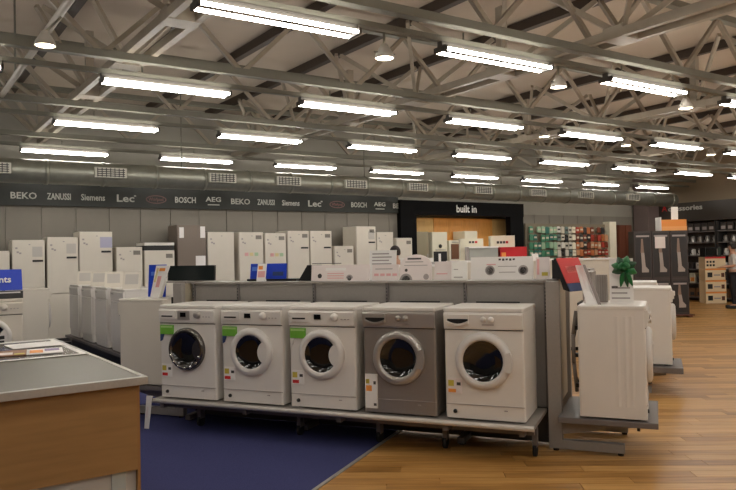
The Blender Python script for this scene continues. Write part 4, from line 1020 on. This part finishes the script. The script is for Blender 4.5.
# ------------------------------------------------------------------ people
def person(label, loc, rz, shirt, hair, arms='down'):
    t = thing('person', label, 'person', loc, rz)
    # front of the body faces local -y; joints: name -> (pos, radius, parent)
    J = {'pelvis':((0,0,0.93),(0.155,0.11),None),'waist':((0,0,1.08),(0.135,0.095),'pelvis'),'chest':((0,0.0,1.28),(0.165,0.11),'waist'),
         'upper':((0,0.01,1.40),(0.13,0.09),'chest'),'neck':((0,0.005,1.50),(0.055,0.055),'upper'),'skull':((0,-0.012,1.60),(0.072,0.085),'neck'),'crown':((0,-0.005,1.69),(0.066,0.08),'skull')}
    for s, n_ in ((-1,'l'),(1,'r')):
        J['hip'+n_] = ((s*0.09,0,0.88),(0.09,0.095),'pelvis'); J['knee'+n_] = ((s*0.10,-0.01,0.49),(0.058,0.062),'hip'+n_)
        J['ank'+n_] = ((s*0.10,0.02,0.09),(0.042,0.046),'knee'+n_); J['toe'+n_] = ((s*0.11,-0.13,0.045),(0.042,0.035),'ank'+n_)
        J['sh'+n_] = ((s*0.185,0.01,1.40),(0.062,0.062),'upper')
        if arms == 'down': el, wr_ = (s*0.235,0.03,1.12), (s*0.24,-0.05,0.88)
        else: el, wr_ = (s*0.235,0.02,1.13), (s*0.16,-0.22,1.10)
        J['el'+n_] = (el,(0.045,0.045),'sh'+n_); J['wr'+n_] = (wr_,(0.03,0.03),'el'+n_)
        d = (Vector(wr_)-Vector(el)).normalized(); side = Vector((-s,0,0)) if arms == 'down' else Vector((0,0,1))
        fwdv = Vector((0,-1,0)) if arms == 'down' else Vector((0,-0.2,0)).normalized()
        pl = Vector(wr_)+d*0.08; J['palm'+n_] = (tuple(pl),(0.034,0.020),'wr'+n_)
        spread = Vector((0,1,0)) if arms == 'down' else Vector((1,0,0))
        for f_ in range(4):
            b_ = pl+spread*(-0.026+f_*0.0175)+d*0.03; J['f%d%s' % (f_,n_)] = (tuple(b_+d*0.03),(0.009,0.009),'palm'+n_)
            J['g%d%s' % (f_,n_)] = (tuple(b_+d*(0.055+0.006*(f_ in (1,2)))+side*0.012),(0.008,0.008),'f%d%s' % (f_,n_))
        th = Vector(wr_)+d*0.045-spread*0.035; J['t0'+n_] = (tuple(th),(0.010,0.010),'wr'+n_); J['t1'+n_] = (tuple(th+d*0.04-spread*0.012),(0.009,0.009),'t0'+n_)
    keys = list(J); idx = {k_:i for i,k_ in enumerate(keys)}
    def skinned(nm, ks, m, grow=1.0, root=None, sub=2):
        ks = [k_ for k_ in keys if k_ in ks]; ix = {k_:i for i,k_ in enumerate(ks)}
        me = bpy.data.meshes.new(nm); me.from_pydata([J[k_][0] for k_ in ks], [(ix[k_],ix[J[k_][2]]) for k_ in ks if J[k_][2] in ix], [])
        o = bpy.data.objects.new(nm, me); COL.objects.link(o); o.parent = t
        sk = o.modifiers.new('skin','SKIN'); sk.use_smooth_shade = True
        if not me.skin_vertices: 
            bm_ = bmesh.new(); bm_.from_mesh(me); bm_.verts.layers.skin.verify(); bm_.to_mesh(me); bm_.free()
        for k_ in ks:
            v_ = me.skin_vertices[0].data[ix[k_]]; v_.radius = (J[k_][1][0]*grow, J[k_][1][1]*grow); v_.use_root = (k_ == (root or ks[0]))
        sb_ = o.modifiers.new('sub','SUBSURF'); sb_.levels = sub; sb_.render_levels = sub
        me.materials.append(m); return o
    skinned('body', keys, SKINM)
    skinned('shirt', ['pelvis','waist','chest','upper','shl','shr','ell','elr'], shirt, 1.10, 'pelvis')
    skinned('trousers', ['pelvis','hipl','hipr','kneel','kneer','ankl','ankr'], TROUS, 1.12, 'pelvis')
    hp = MB(); n_ = 18; rings = 9; vs = []
    for i in range(rings+1):
        ph = math.radians(90-i*13.5)
        for j in range(n_):
            th = 2*math.pi*j/n_
            front = max(0, -math.sin(th))
            ph2 = max(ph, math.radians(18)) if front > 0.45 else ph
            vs.append((0.095*math.cos(ph2)*math.cos(th), 0.112*math.cos(ph2)*math.sin(th)+0.012, 1.63+0.115*math.sin(ph2)))
    hp.add(vs, [(i*n_+j, i*n_+(j+1)%n_, (i+1)*n_+(j+1)%n_, (i+1)*n_+j) for i in range(rings) for j in range(n_)], True)
    hp.build('hair', hair, t)
    MB().add([(0,-0.125,1.59),(-0.014,-0.09,1.585),(0.014,-0.09,1.585),(0,-0.088,1.635)], [(0,1,2),(0,2,3),(0,3,1),(1,3,2)], True).build('nose', SKINM, t)
    for s in (-1,1):
        MB().lathe([(0,-0.012),(0.010,-0.008),(0.013,0)], (s*0.03,-0.088,1.625), 'y', 10).build('eye', mat('eye_white',(220,215,208),0.3), t)
        MB().lathe([(0,-0.004),(0.005,-0.003),(0.006,0)], (s*0.03,-0.098,1.625), 'y', 8).build('pupil', BLACK, t)
        MB().lathe([(0,-0.010),(0.016,-0.008),(0.022,0.004)], (s*0.088,0.0,1.605), 'x', 10).build('ear', SKINM, t)
    MB().box(-0.022,0.022,-0.099,-0.088,1.553,1.560).build('mouth', mat('lips',(150,84,76),0.5), t)
    for s in (-1,1): MB().rbox(s*0.11-0.045,s*0.11+0.045,-0.19,0.075,0.0,0.085,0.035).build('shoe', BLACK, t, bevel=0.02)
    return t
person('person with dark hair in a dark top, head showing behind posters', (6.86,9.86,0), math.radians(150), SHIRTD, HAIR)
person('person in white shirt and dark trousers at the right edge of photo', (17.99,10.24,0), math.radians(215), SHIRT, HAIR, 'front')
